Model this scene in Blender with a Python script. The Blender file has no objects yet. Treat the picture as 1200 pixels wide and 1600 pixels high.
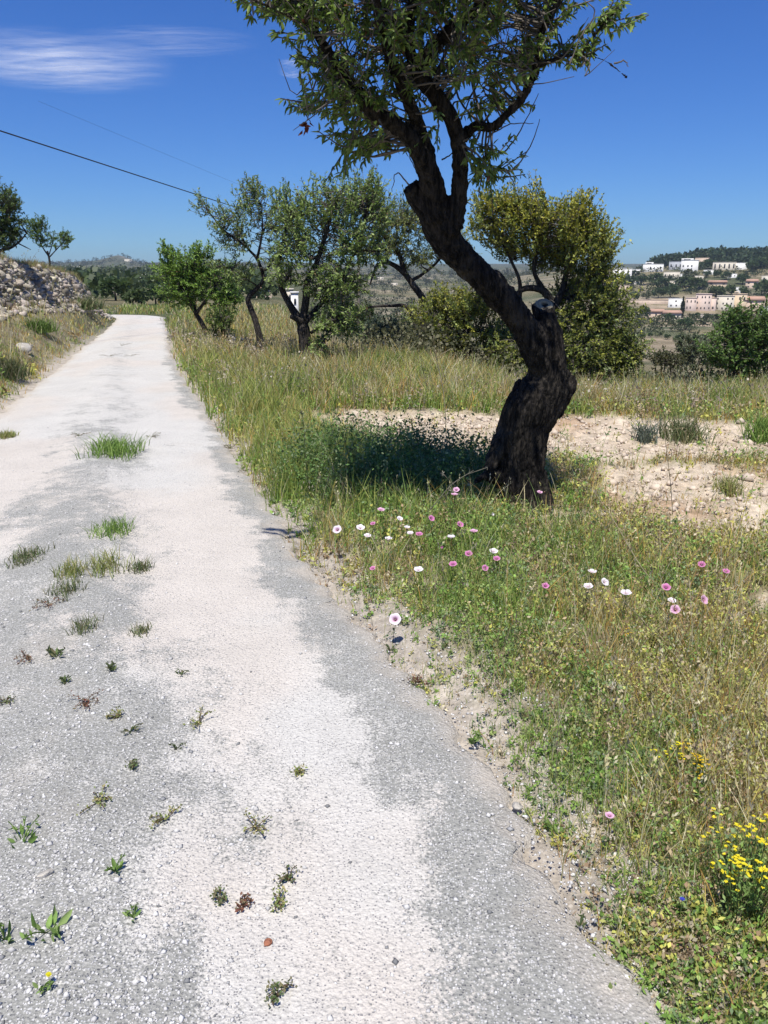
import bpy, math, random
import numpy as np
from mathutils import Vector
R = math.radians
sc = bpy.context.scene
COL = sc.collection
rng = np.random.default_rng(11)
random.seed(5)

# ------------------------------------------------------------ camera, world, sun, exposure
CAM_H, PITCH, FPX, PYH = 1.6, R(16.0), 1256.0, 440.0
cam_d = bpy.data.cameras.new('camera')
cam = bpy.data.objects.new('camera', cam_d); COL.objects.link(cam)
cam.location = (0, 0, CAM_H); cam.rotation_euler = (math.pi/2 - PITCH, 0, 0)
cam_d.sensor_fit = 'VERTICAL'; cam_d.sensor_height = 24; cam_d.lens = 24*FPX/1600
cam_d.clip_start = 0.05; cam_d.clip_end = 40000
sc.camera = cam
sc.view_settings.view_transform = 'Standard'; sc.view_settings.look = 'None'
sc.view_settings.exposure = 0.36; sc.view_settings.gamma = 1
SUN_EL, SUN_AZ = R(66), R(-167)          # azimuth from +Y towards +X
w = bpy.data.worlds.new('World'); sc.world = w; w.use_nodes = True
nt = w.node_tree; nt.nodes.clear()
sky = nt.nodes.new('ShaderNodeTexSky'); sky.sky_type = 'NISHITA'; sky.sun_disc = False
sky.sun_elevation = SUN_EL; sky.sun_rotation = SUN_AZ
sky.altitude = 300; sky.air_density = 1.0; sky.dust_density = 0.4; sky.ozone_density = 4.0
hs = nt.nodes.new('ShaderNodeHueSaturation'); hs.inputs['Saturation'].default_value = 1.22; hs.inputs['Hue'].default_value=0.508
bg = nt.nodes.new('ShaderNodeBackground'); bg.inputs[1].default_value = 0.097
wo = nt.nodes.new('ShaderNodeOutputWorld')
nt.links.new(sky.outputs[0], hs.inputs['Color']); tn = nt.nodes.new('ShaderNodeMix'); tn.data_type = 'RGBA'; tn.blend_type = 'MULTIPLY'; tn.inputs[0].default_value = 1; tn.inputs[7].default_value = (.42, .655, .98, 1)
nt.links.new(hs.outputs[0], tn.inputs[6]); nt.links.new(tn.outputs[2], bg.inputs[0]); nt.links.new(bg.outputs[0], wo.inputs[0])
sd = bpy.data.lights.new('sun', 'SUN'); sd.energy = 4.7; sd.angle = R(0.53); sd.color = (1, .96, .87)
sun = bpy.data.objects.new('sun', sd); COL.objects.link(sun)
sv = Vector((math.sin(SUN_AZ)*math.cos(SUN_EL), math.cos(SUN_AZ)*math.cos(SUN_EL), math.sin(SUN_EL)))
sun.rotation_euler = (-sv).to_track_quat('-Z', 'Y').to_euler()

# ------------------------------------------------------------ helpers: noise, pixels to points
def hash3(ix, iy, iz, seed):
    h = (ix.astype(np.int64)*374761393 + iy.astype(np.int64)*668265263 + iz.astype(np.int64)*2147483647 + seed*974711) & 0xffffffff
    h = ((h ^ (h >> 13))*1274126177) & 0xffffffff
    h = ((h ^ (h >> 16))*2246822519) & 0xffffffff
    return ((h ^ (h >> 15)) & 0xffff)/65535.0
def vnoise(x, y, z=0.0, seed=0):
    x, y, z = np.broadcast_arrays(np.asarray(x, float), np.asarray(y, float), np.asarray(z, float))
    ix, iy, iz = np.floor(x), np.floor(y), np.floor(z)
    fx, fy, fz = x-ix, y-iy, z-iz
    fx = fx*fx*(3-2*fx); fy = fy*fy*(3-2*fy); fz = fz*fz*(3-2*fz)
    def c(a, b, d): return hash3(ix+a, iy+b, iz+d, seed)
    def lx(b, d): return c(0, b, d)*(1-fx)+c(1, b, d)*fx
    return (lx(0, 0)*(1-fy)+lx(1, 0)*fy)*(1-fz) + (lx(0, 1)*(1-fy)+lx(1, 1)*fy)*fz
def fbm(x, y, z=0.0, seed=0, o=4, g=.5):
    t, a, s = 0, 1, 0
    for k in range(o):
        t = t + a*vnoise(np.asarray(x)*2**k, np.asarray(y)*2**k, np.asarray(z)*2**k, seed+k*7); s += a; a *= g
    return t/s
def sst(a, b, x):
    t = np.clip((np.asarray(x, float)-a)/(b-a), 0, 1); return t*t*(3-2*t)
SP, CP = math.sin(PITCH), math.cos(PITCH)
def ray(px, py):
    u = (px-600)/FPX; v = (800-py)/FPX
    return np.array([u, CP+v*SP, -SP+v*CP])
def PY(px, py, Y):                     # point on the plane y = Y seen at a photo pixel
    d = ray(px, py); t = Y/d[1]; return np.array([d[0]*t, Y, CAM_H+d[2]*t])
def tanrow(py):
    d = ray(600, py); return d[2]/d[1]

# ------------------------------------------------------------ terrain
XR = np.array([(-16, 5.2), (-4, 2.2), (0.2, 1.02), (1.42, .645), (2.4, .43), (3.0, .21), (3.73, -.11), (4.5, -.40), (5.58, -.74), (7.3, -1.30), (10.4, -2.24), (13.1, -3.12), (17.6, -4.5), (21.5, -5.6), (26.8, -7.0), (35.6, -9.45), (38, -10.0), (60, -16)])
XL = np.array([(-16, 1.9), (-4, -.9), (0.2, -1.95), (3.0, -2.8), (6, -3.75), (10.4, -4.98), (15, -6.15), (21.5, -7.85), (26.8, -9.2), (35.6, -11.6), (38, -12.3), (60, -19)])
def xr(Y): return np.interp(Y, XR[:, 0], XR[:, 1])
def xl(Y): return np.interp(Y, XL[:, 0], XL[:, 1])
TABS = {}
def mk(rows, zs): return np.array(zs + [(y, 1.6+y*tanrow(p)) for y, p in rows])
TABS[0] = mk([(100, 470), (200, 456), (350, 442), (600, 434), (1200, 426), (2500, 413), (4500, 410)], [(0, 0), (55, 0), (64, -.6)])
TABS[1] = mk([(100, 600), (200, 545), (350, 502), (600, 468), (1000, 443), (1600, 424), (2400, 416), (4500, 412)], [(0, 0), (15, 0), (20, -.25), (26, -.8), (31, -1.6), (45, -4.4)])
TABS[2] = mk([(150, 575), (220, 556), (300, 531), (400, 507), (460, 493), (520, 470), (600, 446), (700, 430), (800, 418), (1100, 434), (2400, 418), (4500, 412)], [(0, 0), (9.5, 0), (12, -.2), (15, -.6), (19, -1.3), (30, -3.3), (60, -7.8)])
def wall_top(Y): return np.interp(Y, [10, 21.5, 28, 33, 35, 36.3], [2.42, 2.27, 2.07, 1.85, 1.5, .6])
def woff(Y): return np.interp(Y, [20, 36], [2.35, 1.05])
def H(X, Y):
    X = np.asarray(X, float); Y = np.asarray(Y, float)
    r = np.hypot(X, Y); Yd = np.maximum(Y, r*.55)
    px = 600+FPX*np.clip(X/np.maximum(Yd, .5), -.7, .9)
    a = [np.interp(Yd, TABS[k][:, 0], TABS[k][:, 1]) for k in range(3)]
    # column weights
    w0 = 1-sst(430, 600, px); w2 = sst(640, 900, px); w1 = 1-w0-w2
    z = w0*a[0]+w1*a[1]+w2*a[2]
    far = sst(30, 140, Yd)
    # right-hand hill crest variation, left peak
    crest = np.interp(px, [880, 950, 1000, 1040, 1080, 1200, 1400], [-3, -6, 1, 6, 13, 15, 12])
    z = z + sst(560, 800, Yd)*(1-sst(880, 1100, Yd))*w2*crest/FPX*Yd
    z = z + 9.5/FPX*2500*np.exp(-((px-207)/22.)**2)*np.exp(-((Yd-2500)/420.)**2)*1.05
    z = z + 5/FPX*2500*np.exp(-((px-170)/45.)**2)*np.exp(-((Yd-2500)/420.)**2)
    z = z + far*(fbm(X/45, Y/45, seed=3)-.5)*np.minimum(Yd*.012, 6)
    nearm = 1-far
    # near ground bumps
    dR = (X-xr(Y))*.957; dL = (xl(Y)-X)*.957
    inside = np.minimum(sst(-.12, .25, np.maximum(dR, dL)), 1)
    bump = (fbm(X*.5, Y*.5, seed=9)-.5)*.16 + (fbm(X*2.1, Y*2.1, seed=12)-.5)*.09 + (fbm(X*9, Y*9, seed=17, o=3)-.5)*.035
    z = z + nearm*inside*(bump+.015*sst(0, .3, dR))
    z = z + nearm*soil(X, Y)*((fbm(X*4, Y*4, seed=31, o=4)-.5)*.11 + (fbm(X*16, Y*16, seed=37, o=2)-.5)*.045 - .03)
    # left bank and terrace
    along = (1-sst(36, 37.5, Y)); wf = woff(Y)
    bank = .72*sst(.05, .75, dL/wf)*(1-sst(30, 40, Y))*sst(3, 14, Y) + .12*sst(.1, .8, dL)*(1-sst(40, 46, Y))
    z = z + np.where(dL > 0, bank, 0)*nearm
    tz = wall_top(Y)-.12
    terr = sst(-.62, .12, dL-wf)*along*sst(6, 9, Y)
    z = z + np.where(dL > 0, terr*(tz-bank-.0), 0)
    # the soil behind the turn of the road
    z = z - .035*(1-inside)*nearm
    return z
def soil_shape(X, Y, cx, cy, rx, ry, a=0):
    dx, dy = X-cx, Y-cy; c, s = math.cos(a), math.sin(a)
    return 1-np.hypot((dx*c+dy*s)/rx, (-dx*s+dy*c)/ry)
def soil(X, Y):
    X = np.asarray(X, float); Y = np.asarray(Y, float)
    n = (fbm(X*1.1, Y*1.1, seed=21)-.5)*1.5
    m = np.maximum.reduce([soil_shape(X, Y, .9, 8.9, 2.9, 1.7, -.12)*1.9, soil_shape(X, Y, 2.9, 8.5, 1.7, 1.15, -.2)*1.7,
        soil_shape(X, Y, 2.45, 6.1, .95, 1.2)*1.7, soil_shape(X, Y, 1.25, 5.35, .42, .25), soil_shape(X, Y, 2.25, 5.2, .6, .35),
        soil_shape(X, Y, 2.35, 3.75, .55, .22), soil_shape(X, Y, 3.9, 6.4, 1.1, .8)])
    return sst(-.02, .28, m+n*.45)*sst(.7, 1.25, (X-xr(Y))*.957)
def ground(px, py, z=0.0):             # point of the near ground under a photo pixel
    d = ray(px, py); p = None; zz = z
    for _ in range(6):
        t = (CAM_H-zz)/-d[2]; p = np.array([d[0]*t, d[1]*t]); zz = float(H(p[0], p[1]))+z
    return np.array([p[0], p[1], zz-z])
_gr = ground
def ground(px, py, z=0.0):             # on the left bank the ray is followed to the first hit
    p = _gr(px, py, z)
    if px > 260 or z: return p
    h = hit(px, py, 2.5, 60)
    return h if h[0] < float(xl(h[1])) else p
def hit(px, py, y0=40, y1=4000):       # first far ground point along a photo pixel's ray
    d = ray(px, py); ys = np.geomspace(y0, y1, 900); t = ys/d[1]
    x = d[0]*t; z = CAM_H+d[2]*t; h = H(x, ys)
    k = np.argmax(h >= z)
    if not (h >= z).any(): k = int(np.argmax(h-z))
    return np.array([x[k], ys[k], h[k]])

# ------------------------------------------------------------ helpers: meshes, objects
def mesh(name, V, faces, attrs=None, smooth=False, mats=None, midx=None, uv=None):
    """faces: list of int arrays (n,k)"""
    me = bpy.data.meshes.new(name)
    V = np.ascontiguousarray(V, dtype=np.float32)
    faces = [np.asarray(f, dtype=np.int32) for f in faces if len(f)]
    nl = sum(f.size for f in faces); nf = sum(len(f) for f in faces)
    me.vertices.add(len(V)); me.vertices.foreach_set('co', V.ravel())
    me.loops.add(nl); me.polygons.add(nf)
    me.loops.foreach_set('vertex_index', np.concatenate([f.ravel() for f in faces]))
    cnt = np.concatenate([np.full(len(f), f.shape[1], np.int32) for f in faces])
    st = np.concatenate([[0], np.cumsum(cnt)[:-1]]).astype(np.int32)
    me.polygons.foreach_set('loop_start', st)
    if smooth is True: me.polygons.foreach_set('use_smooth', np.ones(nf, bool))
    if midx is not None: me.polygons.foreach_set('material_index', np.asarray(midx, np.int32))
    me.update(calc_edges=True)
    for k, a in (attrs or {}).items():
        a = np.asarray(a, np.float32)
        if a.ndim == 1:
            at = me.attributes.new(k, 'FLOAT', 'POINT'); at.data.foreach_set('value', a)
        else:
            if a.shape[1] == 3: a = np.concatenate([a, np.ones((len(a), 1), np.float32)], 1)
            at = me.attributes.new(k, 'FLOAT_COLOR', 'POINT'); at.data.foreach_set('color', a.ravel())
    if uv is not None:
        l = me.uv_layers.new(name='uv'); vi = np.concatenate([f.ravel() for f in faces])
        l.data.foreach_set('uv', np.asarray(uv, np.float32)[vi].ravel())
    for m in (mats or []): me.materials.append(m)
    me.validate()
    return me
def ob(name, me, parent=None, loc=None):
    o = bpy.data.objects.new(name, me); COL.objects.link(o)
    if loc is not None: o.location = tuple(loc)
    if parent is not None: o.parent = parent
    return o
def tag(o, label=None, cat=None, group=None, kind=None):
    if label: o['label'] = label
    if cat: o['category'] = cat
    if group: o['group'] = group
    if kind: o['kind'] = kind
    return o
def empty(name, loc, label, cat, group=None, rz=0):
    o = ob(name, None, None, loc); o.rotation_euler = (0, 0, rz); o.empty_display_size = .1
    return tag(o, label, cat, group)
class MB:                              # collects pieces of one mesh
    def __init__(s): s.V = []; s.F = {}; s.A = {}; s.n = 0
    def add(s, V, F, **attrs):
        V = np.asarray(V, float); F = F if isinstance(F, list) else [F]
        for f in F:
            f = np.asarray(f)
            if len(f): s.F.setdefault(f.shape[1], []).append(f+s.n)
        for k, a in attrs.items():
            a = np.asarray(a, float)
            if a.ndim == 0: a = np.full(len(V), float(a))
            if a.ndim == 1 and a.shape[0] == 3 and len(V) != 3: a = np.tile(a, (len(V), 1))
            s.A.setdefault(k, []).append(a)
        s.V.append(V); s.n += len(V)
    def mesh(s, name, mat, smooth=False, off=None):
        V = np.concatenate(s.V)
        if off is not None: V = V-np.asarray(off)
        return mesh(name, V, [np.concatenate(f) for f in s.F.values()], {k: np.concatenate(a) for k, a in s.A.items()}, smooth, [mat])
def norm(v): return v/np.maximum(np.linalg.norm(v, axis=-1, keepdims=True), 1e-9)
def spline(pts, n):
    P = np.asarray(pts, float); P = np.vstack([2*P[0]-P[1], P, 2*P[-1]-P[-2]])
    out = []
    m = len(P)-3
    for t in np.linspace(0, m-1e-6, n):
        i = int(t); f = t-i; p0, p1, p2, p3 = P[i:i+4]
        out.append(.5*((2*p1)+(-p0+p2)*f+(2*p0-5*p1+4*p2-p3)*f*f+(-p0+3*p1-3*p2+p3)*f**3))
    return np.array(out)
def tube(P, rad, seg=8, cap=True):
    P = np.asarray(P, float); n = len(P); rad = np.broadcast_to(np.asarray(rad, float), (n,))
    T = norm(np.gradient(P, axis=0)); ref = np.array([0.13, 1, .21]) if abs(T[0][1]) < .8 else np.array([1, .1, .2])
    A = norm(np.cross(T, ref)); B = np.cross(T, A)
    a = np.linspace(0, 2*np.pi, seg, endpoint=False)
    V = P[:, None]+rad[:, None, None]*(np.cos(a)[None, :, None]*A[:, None]+np.sin(a)[None, :, None]*B[:, None])
    i = np.arange(n-1)[:, None]*seg; j = np.arange(seg)[None]; j2 = (j+1) % seg
    F = np.stack([i+j, i+j2, i+seg+j2, i+seg+j], -1).reshape(-1, 4)
    Fs = [F]
    if cap: Fs.append(np.arange(seg)[::-1][None]); Fs.append(((n-1)*seg+np.arange(seg))[None])
    return V.reshape(-1, 3), Fs
def leaf_geo(P, D, N, L, W, curl=.15):   # lanceolate leaves: 6 points, folded along the midrib
    D = norm(D); S = norm(np.cross(D, N)); U = np.cross(S, D)
    L = L[:, None]; W = W[:, None]
    b = P; t = P+D*L-U*L*curl
    l1 = P+D*L*.35+S*W*.5+U*W*.22; r1 = P+D*L*.35-S*W*.5+U*W*.22
    l2 = P+D*L*.7+S*W*.36+U*(W*.12-L*curl*.4); r2 = P+D*L*.7-S*W*.36+U*(W*.12-L*curl*.4)
    V = np.stack([b, l1, l2, t, r2, r1], 1).reshape(-1, 3)
    k = np.arange(len(P))[:, None]*6
    return V, np.concatenate([k+np.array([[0, 3, 2, 1]]), k+np.array([[0, 5, 4, 3]])])
def quad_leaf(P, D, N, L, W):
    D = norm(D); S = norm(np.cross(D, N)); L = L[:, None]; W = W[:, None]
    V = np.stack([P, P+D*L*.5+S*W*.5, P+D*L, P+D*L*.5-S*W*.5], 1).reshape(-1, 3)
    return V, np.arange(len(P)*4).reshape(-1, 4)
def blades(P, h, lean, wd, az, nseg=2):  # grass blades, bending towards az
    n = len(P); dv = np.stack([np.cos(az), np.sin(az), 0*az], 1); fz = rng.uniform(0, np.pi, n)
    sv_ = np.stack([np.cos(fz), np.sin(fz), 0*az], 1)
    rows = []
    for k in range(nseg+1):
        t = k/nseg
        c = P+np.array([0, 0, 1])*(h*t*(1-.18*t*np.minimum(lean/np.maximum(h, 1e-3), 1.5)))[:, None]+dv*(lean*t**1.8)[:, None]
        if k < nseg:
            ww = (wd*(1-.45*t)*.5)[:, None]
            rows += [c-sv_*ww, c+sv_*ww]
        else: rows.append(c)
    V = np.stack(rows, 1); m = V.shape[1]; base = np.arange(n)[:, None]*m
    F4 = [base+np.array([[2*k, 2*k+1, 2*k+3, 2*k+2]]) for k in range(nseg-1)]
    F3 = base+np.array([[2*nseg-2, 2*nseg-1, 2*nseg]])
    return V.reshape(-1, 3), ([np.concatenate(F4)] if F4 else [])+[F3], m
def rdir(n): return norm(rng.normal(size=(n, 3)))
def box(x0, x1, y0, y1, z0, z1):
    V = np.array([(x, y, z) for z in (z0, z1) for y in (y0, y1) for x in (x0, x1)], float)
    return V, np.array([(0, 2, 3, 1), (4, 5, 7, 6), (0, 1, 5, 4), (2, 6, 7, 3), (0, 4, 6, 2), (1, 3, 7, 5)])

# ------------------------------------------------------------ materials
def newmat(name):
    m = bpy.data.materials.new(name); m.use_nodes = True; t = m.node_tree; t.nodes.clear()
    return m, t
def N_(t, typ, **kw):
    n = t.nodes.new(typ)
    for k, v in kw.items():
        if k in n.inputs.keys() if isinstance(k, str) else False: n.inputs[k].default_value = v
        else: setattr(n, k, v)
    return n
def noise(t, scale, detail=4, vec=None, rough=.55, dim='3D'):
    n = t.nodes.new('ShaderNodeTexNoise'); n.inputs['Scale'].default_value = scale; n.inputs['Detail'].default_value = detail; n.inputs['Roughness'].default_value = rough
    if vec is not None: t.links.new(vec, n.inputs['Vector'])
    return n.outputs['Fac']
def vor(t, scale, vec=None, feat='F1', out='Distance', rnd=1):
    n = t.nodes.new('ShaderNodeTexVoronoi'); n.feature = feat; n.inputs['Scale'].default_value = scale; n.inputs['Randomness'].default_value = rnd
    if vec is not None: t.links.new(vec, n.inputs['Vector'])
    return n.outputs[out]
def ramp(t, src, stops, interp='LINEAR'):
    n = t.nodes.new('ShaderNodeValToRGB'); n.color_ramp.interpolation = interp
    el = n.color_ramp.elements
    while len(el) < len(stops): el.new(.5)
    for e, (p, c) in zip(el, stops): e.position = p; e.color = (*c, 1) if len(c) == 3 else c
    t.links.new(src, n.inputs[0]); return n.outputs[0]
def g3(v): return (v, v, v)
def mixc(t, fac, a, b, mode='MIX'):
    n = t.nodes.new('ShaderNodeMix'); n.data_type = 'RGBA'; n.blend_type = mode
    for s, i in ((fac, 0), (a, 6), (b, 7)):
        if hasattr(s, 'is_linked'): t.links.new(s, n.inputs[i])
        elif i == 0: n.inputs[0].default_value = s
        else: n.inputs[i].default_value = (*s, 1)
    return n.outputs[2]
def math_(t, op, a, b=None, clamp=False):
    n = t.nodes.new('ShaderNodeMath'); n.operation = op; n.use_clamp = clamp
    for s, i in ((a, 0), (b, 1)):
        if s is None: continue
        if hasattr(s, 'is_linked'): t.links.new(s, n.inputs[i])
        else: n.inputs[i].default_value = s
    return n.outputs[0]
def attr(t, name, out='Color'):
    n = t.nodes.new('ShaderNodeAttribute'); n.attribute_name = name; return n.outputs[out]
def coord(t, which='Object'):
    return t.nodes.new('ShaderNodeTexCoord').outputs[which]
def mapping(t, vec, scale=(1, 1, 1), rot=(0, 0, 0)):
    n = t.nodes.new('ShaderNodeMapping'); n.inputs['Scale'].default_value = scale; n.inputs['Rotation'].default_value = rot
    t.links.new(vec, n.inputs['Vector']); return n.outputs[0]
def finish(t, color, rough=.85, bump=None, bstr=.4, bdist=.02, spec=.25, trans=0):
    p = t.nodes.new('ShaderNodeBsdfPrincipled'); o = t.nodes.new('ShaderNodeOutputMaterial')
    if hasattr(color, 'is_linked'): t.links.new(color, p.inputs['Base Color'])
    else: p.inputs['Base Color'].default_value = (*color, 1)
    p.inputs['Roughness'].default_value = rough; p.inputs['Specular IOR Level'].default_value = spec
    if bump is not None:
        b = t.nodes.new('ShaderNodeBump'); b.inputs['Strength'].default_value = bstr; b.inputs['Distance'].default_value = bdist
        t.links.new(bump, b.inputs['Height']); t.links.new(b.outputs[0], p.inputs['Normal'])
    if trans:
        tr = t.nodes.new('ShaderNodeBsdfTranslucent'); mx = t.nodes.new('ShaderNodeMixShader'); mx.inputs[0].default_value = trans
        if hasattr(color, 'is_linked'):
            t.links.new(mixc(t, .45, color, (.9, 1.0, .35), 'MULTIPLY'), tr.inputs[0])
        else: tr.inputs[0].default_value = (*color, 1)
        t.links.new(p.outputs[0], mx.inputs[1]); t.links.new(tr.outputs[0], mx.inputs[2]); t.links.new(mx.outputs[0], o.inputs[0])
    else: t.links.new(p.outputs[0], o.inputs[0])
def m_foliage(name, trans=.35, rough=.5, spec=.3):
    m, t = newmat(name); c = attr(t, 'col')
    n = noise(t, 37, 2, coord(t)); c = mixc(t, 1.0, c, ramp(t, n, [(.3, g3(.82)), (.7, g3(1.15))]), 'MULTIPLY')
    finish(t, c, rough, spec=spec, trans=trans); return m
M = {}
M['leaf'] = m_foliage('leaf'); M['grass'] = m_foliage('grass_blade', .3, .6, .2); M['petal'] = m_foliage('petal', .3, .7, .1)
def m_plain(name, c1, c2, sc_=8, rough=.85, bstr=.3, bd=.02, stretch=(1, 1, 1)):
    m, t = newmat(name); v = mapping(t, coord(t), stretch); n = noise(t, sc_, 5, v)
    finish(t, ramp(t, n, [(.3, c1), (.7, c2)]), rough, n, bstr, bd); return m
def m_bark(name, dark, light, s=1.0):
    m, t = newmat(name); v = mapping(t, coord(t), (34*s, 34*s, 6*s)); n = noise(t, 1, 6, v, .65); n2 = noise(t, 3.5*s, 4, coord(t)); n3 = noise(t, 60*s, 3, coord(t))
    vo = vor(t, 1.0, mapping(t, coord(t), (46*s, 46*s, 11*s)), 'DISTANCE_TO_EDGE')
    c = mixc(t, ramp(t, n, [(.42, g3(0)), (.62, g3(1))]), dark, light)
    c = mixc(t, math_(t, 'MULTIPLY', ramp(t, n2, [(.56, g3(0)), (.66, g3(1))]), n3), c, (light[0]*2.0, light[1]*2.0, light[2]*1.9))
    hgt = math_(t, 'ADD', n, math_(t, 'MULTIPLY', math_(t, 'MINIMUM', vo, .3), 1.6))
    finish(t, c, .9, hgt, 1.0, .02/s, .15); return m
M['bark'] = m_bark('dark_bark', (.008, .007, .006), (.044, .037, .030))
M['bark2'] = m_bark('far_bark', (.025, .021, .018), (.075, .065, .056))
M['twig'] = m_plain('twig', (.07, .06, .05), (.17, .15, .13), 30)
M['cut'] = None
# ------------------------------------------------------------ sky haze of clouds
def make_cloud(px, py, wpx, hpx, label, dens, seed, tilt=0):
    zc = 1500.
    def pt(x, y):
        d = ray(x, y); t = (zc-CAM_H)/d[2]; return d*t
    c = pt(px, py); a = pt(px-wpx/2, py); b = pt(px+wpx/2, py); n_ = pt(px, py+hpx/2); f_ = pt(px, py-hpx/2)
    rx = abs(b[0]-a[0])/2; ry = abs(n_[1]-f_[1])/2
    th = np.linspace(0, np.pi, 25); ph = np.linspace(0, 2*np.pi, 48, endpoint=False)
    T, Pp = np.meshgrid(th, ph, indexing='ij')
    V = np.stack([np.sin(T)*np.cos(Pp), np.sin(T)*np.sin(Pp), np.cos(T)], -1).reshape(-1, 3)
    i = np.arange(24)[:, None]*48; j = np.arange(48)[None]
    F = np.stack([i+j, i+48+j, i+48+(j+1) % 48, i+(j+1) % 48], -1).reshape(-1, 4)
    m, t = newmat('cloud_vapour')
    oc = coord(t)
    sepl = t.nodes.new('ShaderNodeVectorMath'); sepl.operation = 'LENGTH'
    fl = mapping(t, oc, (1, 1, 0)); t.links.new(fl, sepl.inputs[0])
    edge = ramp(t, sepl.outputs['Value'], [(.05, g3(1)), (.97, g3(0))], 'EASE')
    n = noise(t, 1.0, 9, mapping(t, oc, (1.5+seed*.1, 4.6, 0), (0, 0, tilt)), .62)
    fac = math_(t, 'MULTIPLY', math_(t, 'MULTIPLY', edge, ramp(t, n, [(.34, g3(0)), (.80, g3(1))])), dens, True)
    tr = t.nodes.new('ShaderNodeBsdfTransparent'); df = t.nodes.new('ShaderNodeBsdfDiffuse'); tl = t.nodes.new('ShaderNodeBsdfTranslucent')
    df.inputs[0].default_value = (1, 1, 1, 1); tl.inputs[0].default_value = (1, 1, 1, 1)
    m1 = t.nodes.new('ShaderNodeMixShader'); m1.inputs[0].default_value = .6
    m2 = t.nodes.new('ShaderNodeMixShader'); o = t.nodes.new('ShaderNodeOutputMaterial')
    t.links.new(df.outputs[0], m1.inputs[1]); t.links.new(tl.outputs[0], m1.inputs[2])
    t.links.new(fac, m2.inputs[0]); t.links.new(tr.outputs[0], m2.inputs[1]); t.links.new(m1.outputs[0], m2.inputs[2]); t.links.new(m2.outputs[0], o.inputs[0])
    oo = ob('cloud', mesh('cloud', V, [F], smooth=True, mats=[m]), None, c)
    oo.scale = (rx, ry, 45); oo.rotation_euler = (0, 0, -math.atan2(c[0], c[1])*.0+tilt*.3)
    tag(oo, label, 'cloud'); return oo
make_cloud(85, 100, 420, 108, 'broad soft white wisp of cloud at the left edge of the sky', .56, 1)
make_cloud(255, 65, 340, 46, 'long thin faint streak of cloud stretching to the right above the broad wisp', .22, 4)
make_cloud(457, 107, 56, 22, 'tiny faint puff of cloud just left of the big tree crown', .42, 7)

# ------------------------------------------------------------ ground sheet
azf = np.radians(np.concatenate([np.arange(-180, -50, 3.), np.arange(-50, -36, .6), np.arange(-36, 38, .11), np.arange(38, 52, .6), np.arange(52, 180, 3.)]))
rr = np.concatenate([[.02], np.geomspace(.5, 4400, 560)])
RRg, AZ = np.meshgrid(rr, azf, indexing='ij')
GX, GY = RRg*np.sin(AZ), RRg*np.cos(AZ); GZ = H(GX, GY)
n_r, n_a = GX.shape
i = np.arange(n_r-1)[:, None]*n_a; j = np.arange(n_a)[None]; j2 = (j+1) % n_a
GF = np.stack([i+j, i+j2, i+n_a+j2, i+n_a+j], -1).reshape(-1, 4)
gx, gy, gz = GX.ravel(), GY.ravel(), GZ.ravel()
def C(*a): return np.array(a)
def lerp(a, b, f): return a*(1-f[:, None])+b*f[:, None]
Yd = np.maximum(gy, np.hypot(gx, gy)*.55); pxg = 600+FPX*np.clip(gx/np.maximum(Yd, .5), -.7, .9)
sm = soil(gx, gy)
n1 = fbm(gx*1.3, gy*1.3, seed=41); n2 = fbm(gx*7, gy*7, seed=43)
litter = lerp(C(.18, .15, .09), C(.33, .28, .19), sst(.3, .7, n1))
litter = lerp(litter, C(.15, .17, .055), sst(.5, .8, n2)*.7)
sand = lerp(C(.46, .37, .27), C(.60, .505, .39), sst(.25, .75, n2))
sand = lerp(sand, C(.38, .25, .15), sst(.62, .8, fbm(gx*.9, gy*.9, seed=47))*.8)
col = lerp(litter, sand, sm)
dRg = (gx-xr(gy))*.957; dLg = (xl(gy)-gx)*.957; de = np.maximum(dRg, dLg)
col = lerp(col, C(.42, .37, .31), (1-sst(.05, .42, de+(n2-.5)*.4))*(1-sst(25, 45, gy)))
# far land: scrub, fields, pale earth terraces
farf = sst(14, 40, Yd)
ns = fbm(gx/26, gy/26, seed=51); nt_ = fbm(gx/60, gy/9, seed=53, o=3)
fcol = lerp(C(.070, .080, .035), C(.17, .145, .080), sst(.35, .68, ns))
terrace = sst(.52, .66, nt_)*sst(180, 320, Yd)*(1-sst(1500, 2300, Yd))
fcol = lerp(fcol, C(.40, .33, .25), terrace*.45*sst(420, 640, pxg))
field = sst(195, 215, Yd)*(1-sst(300, 330, Yd))*sst(930, 960, pxg)
fcol = lerp(fcol, lerp(C(.20, .16, .10), C(.30, .235, .165), sst(.3, .6, fbm(gx/40, gy/6, seed=57))), field*.85)
vill = sst(350, 385, Yd)*(1-sst(520, 560, Yd))*sst(960, 1000, pxg)
fcol = lerp(fcol, C(.46, .35, .26), vill*.5*sst(.48, .60, fbm(gx/14, gy/9, seed=61)))
fcol = lerp(fcol, C(.035, .055, .028), sst(900, 1600, Yd)*.6*(1-terrace))
col = lerp(col, fcol, farf)
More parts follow.
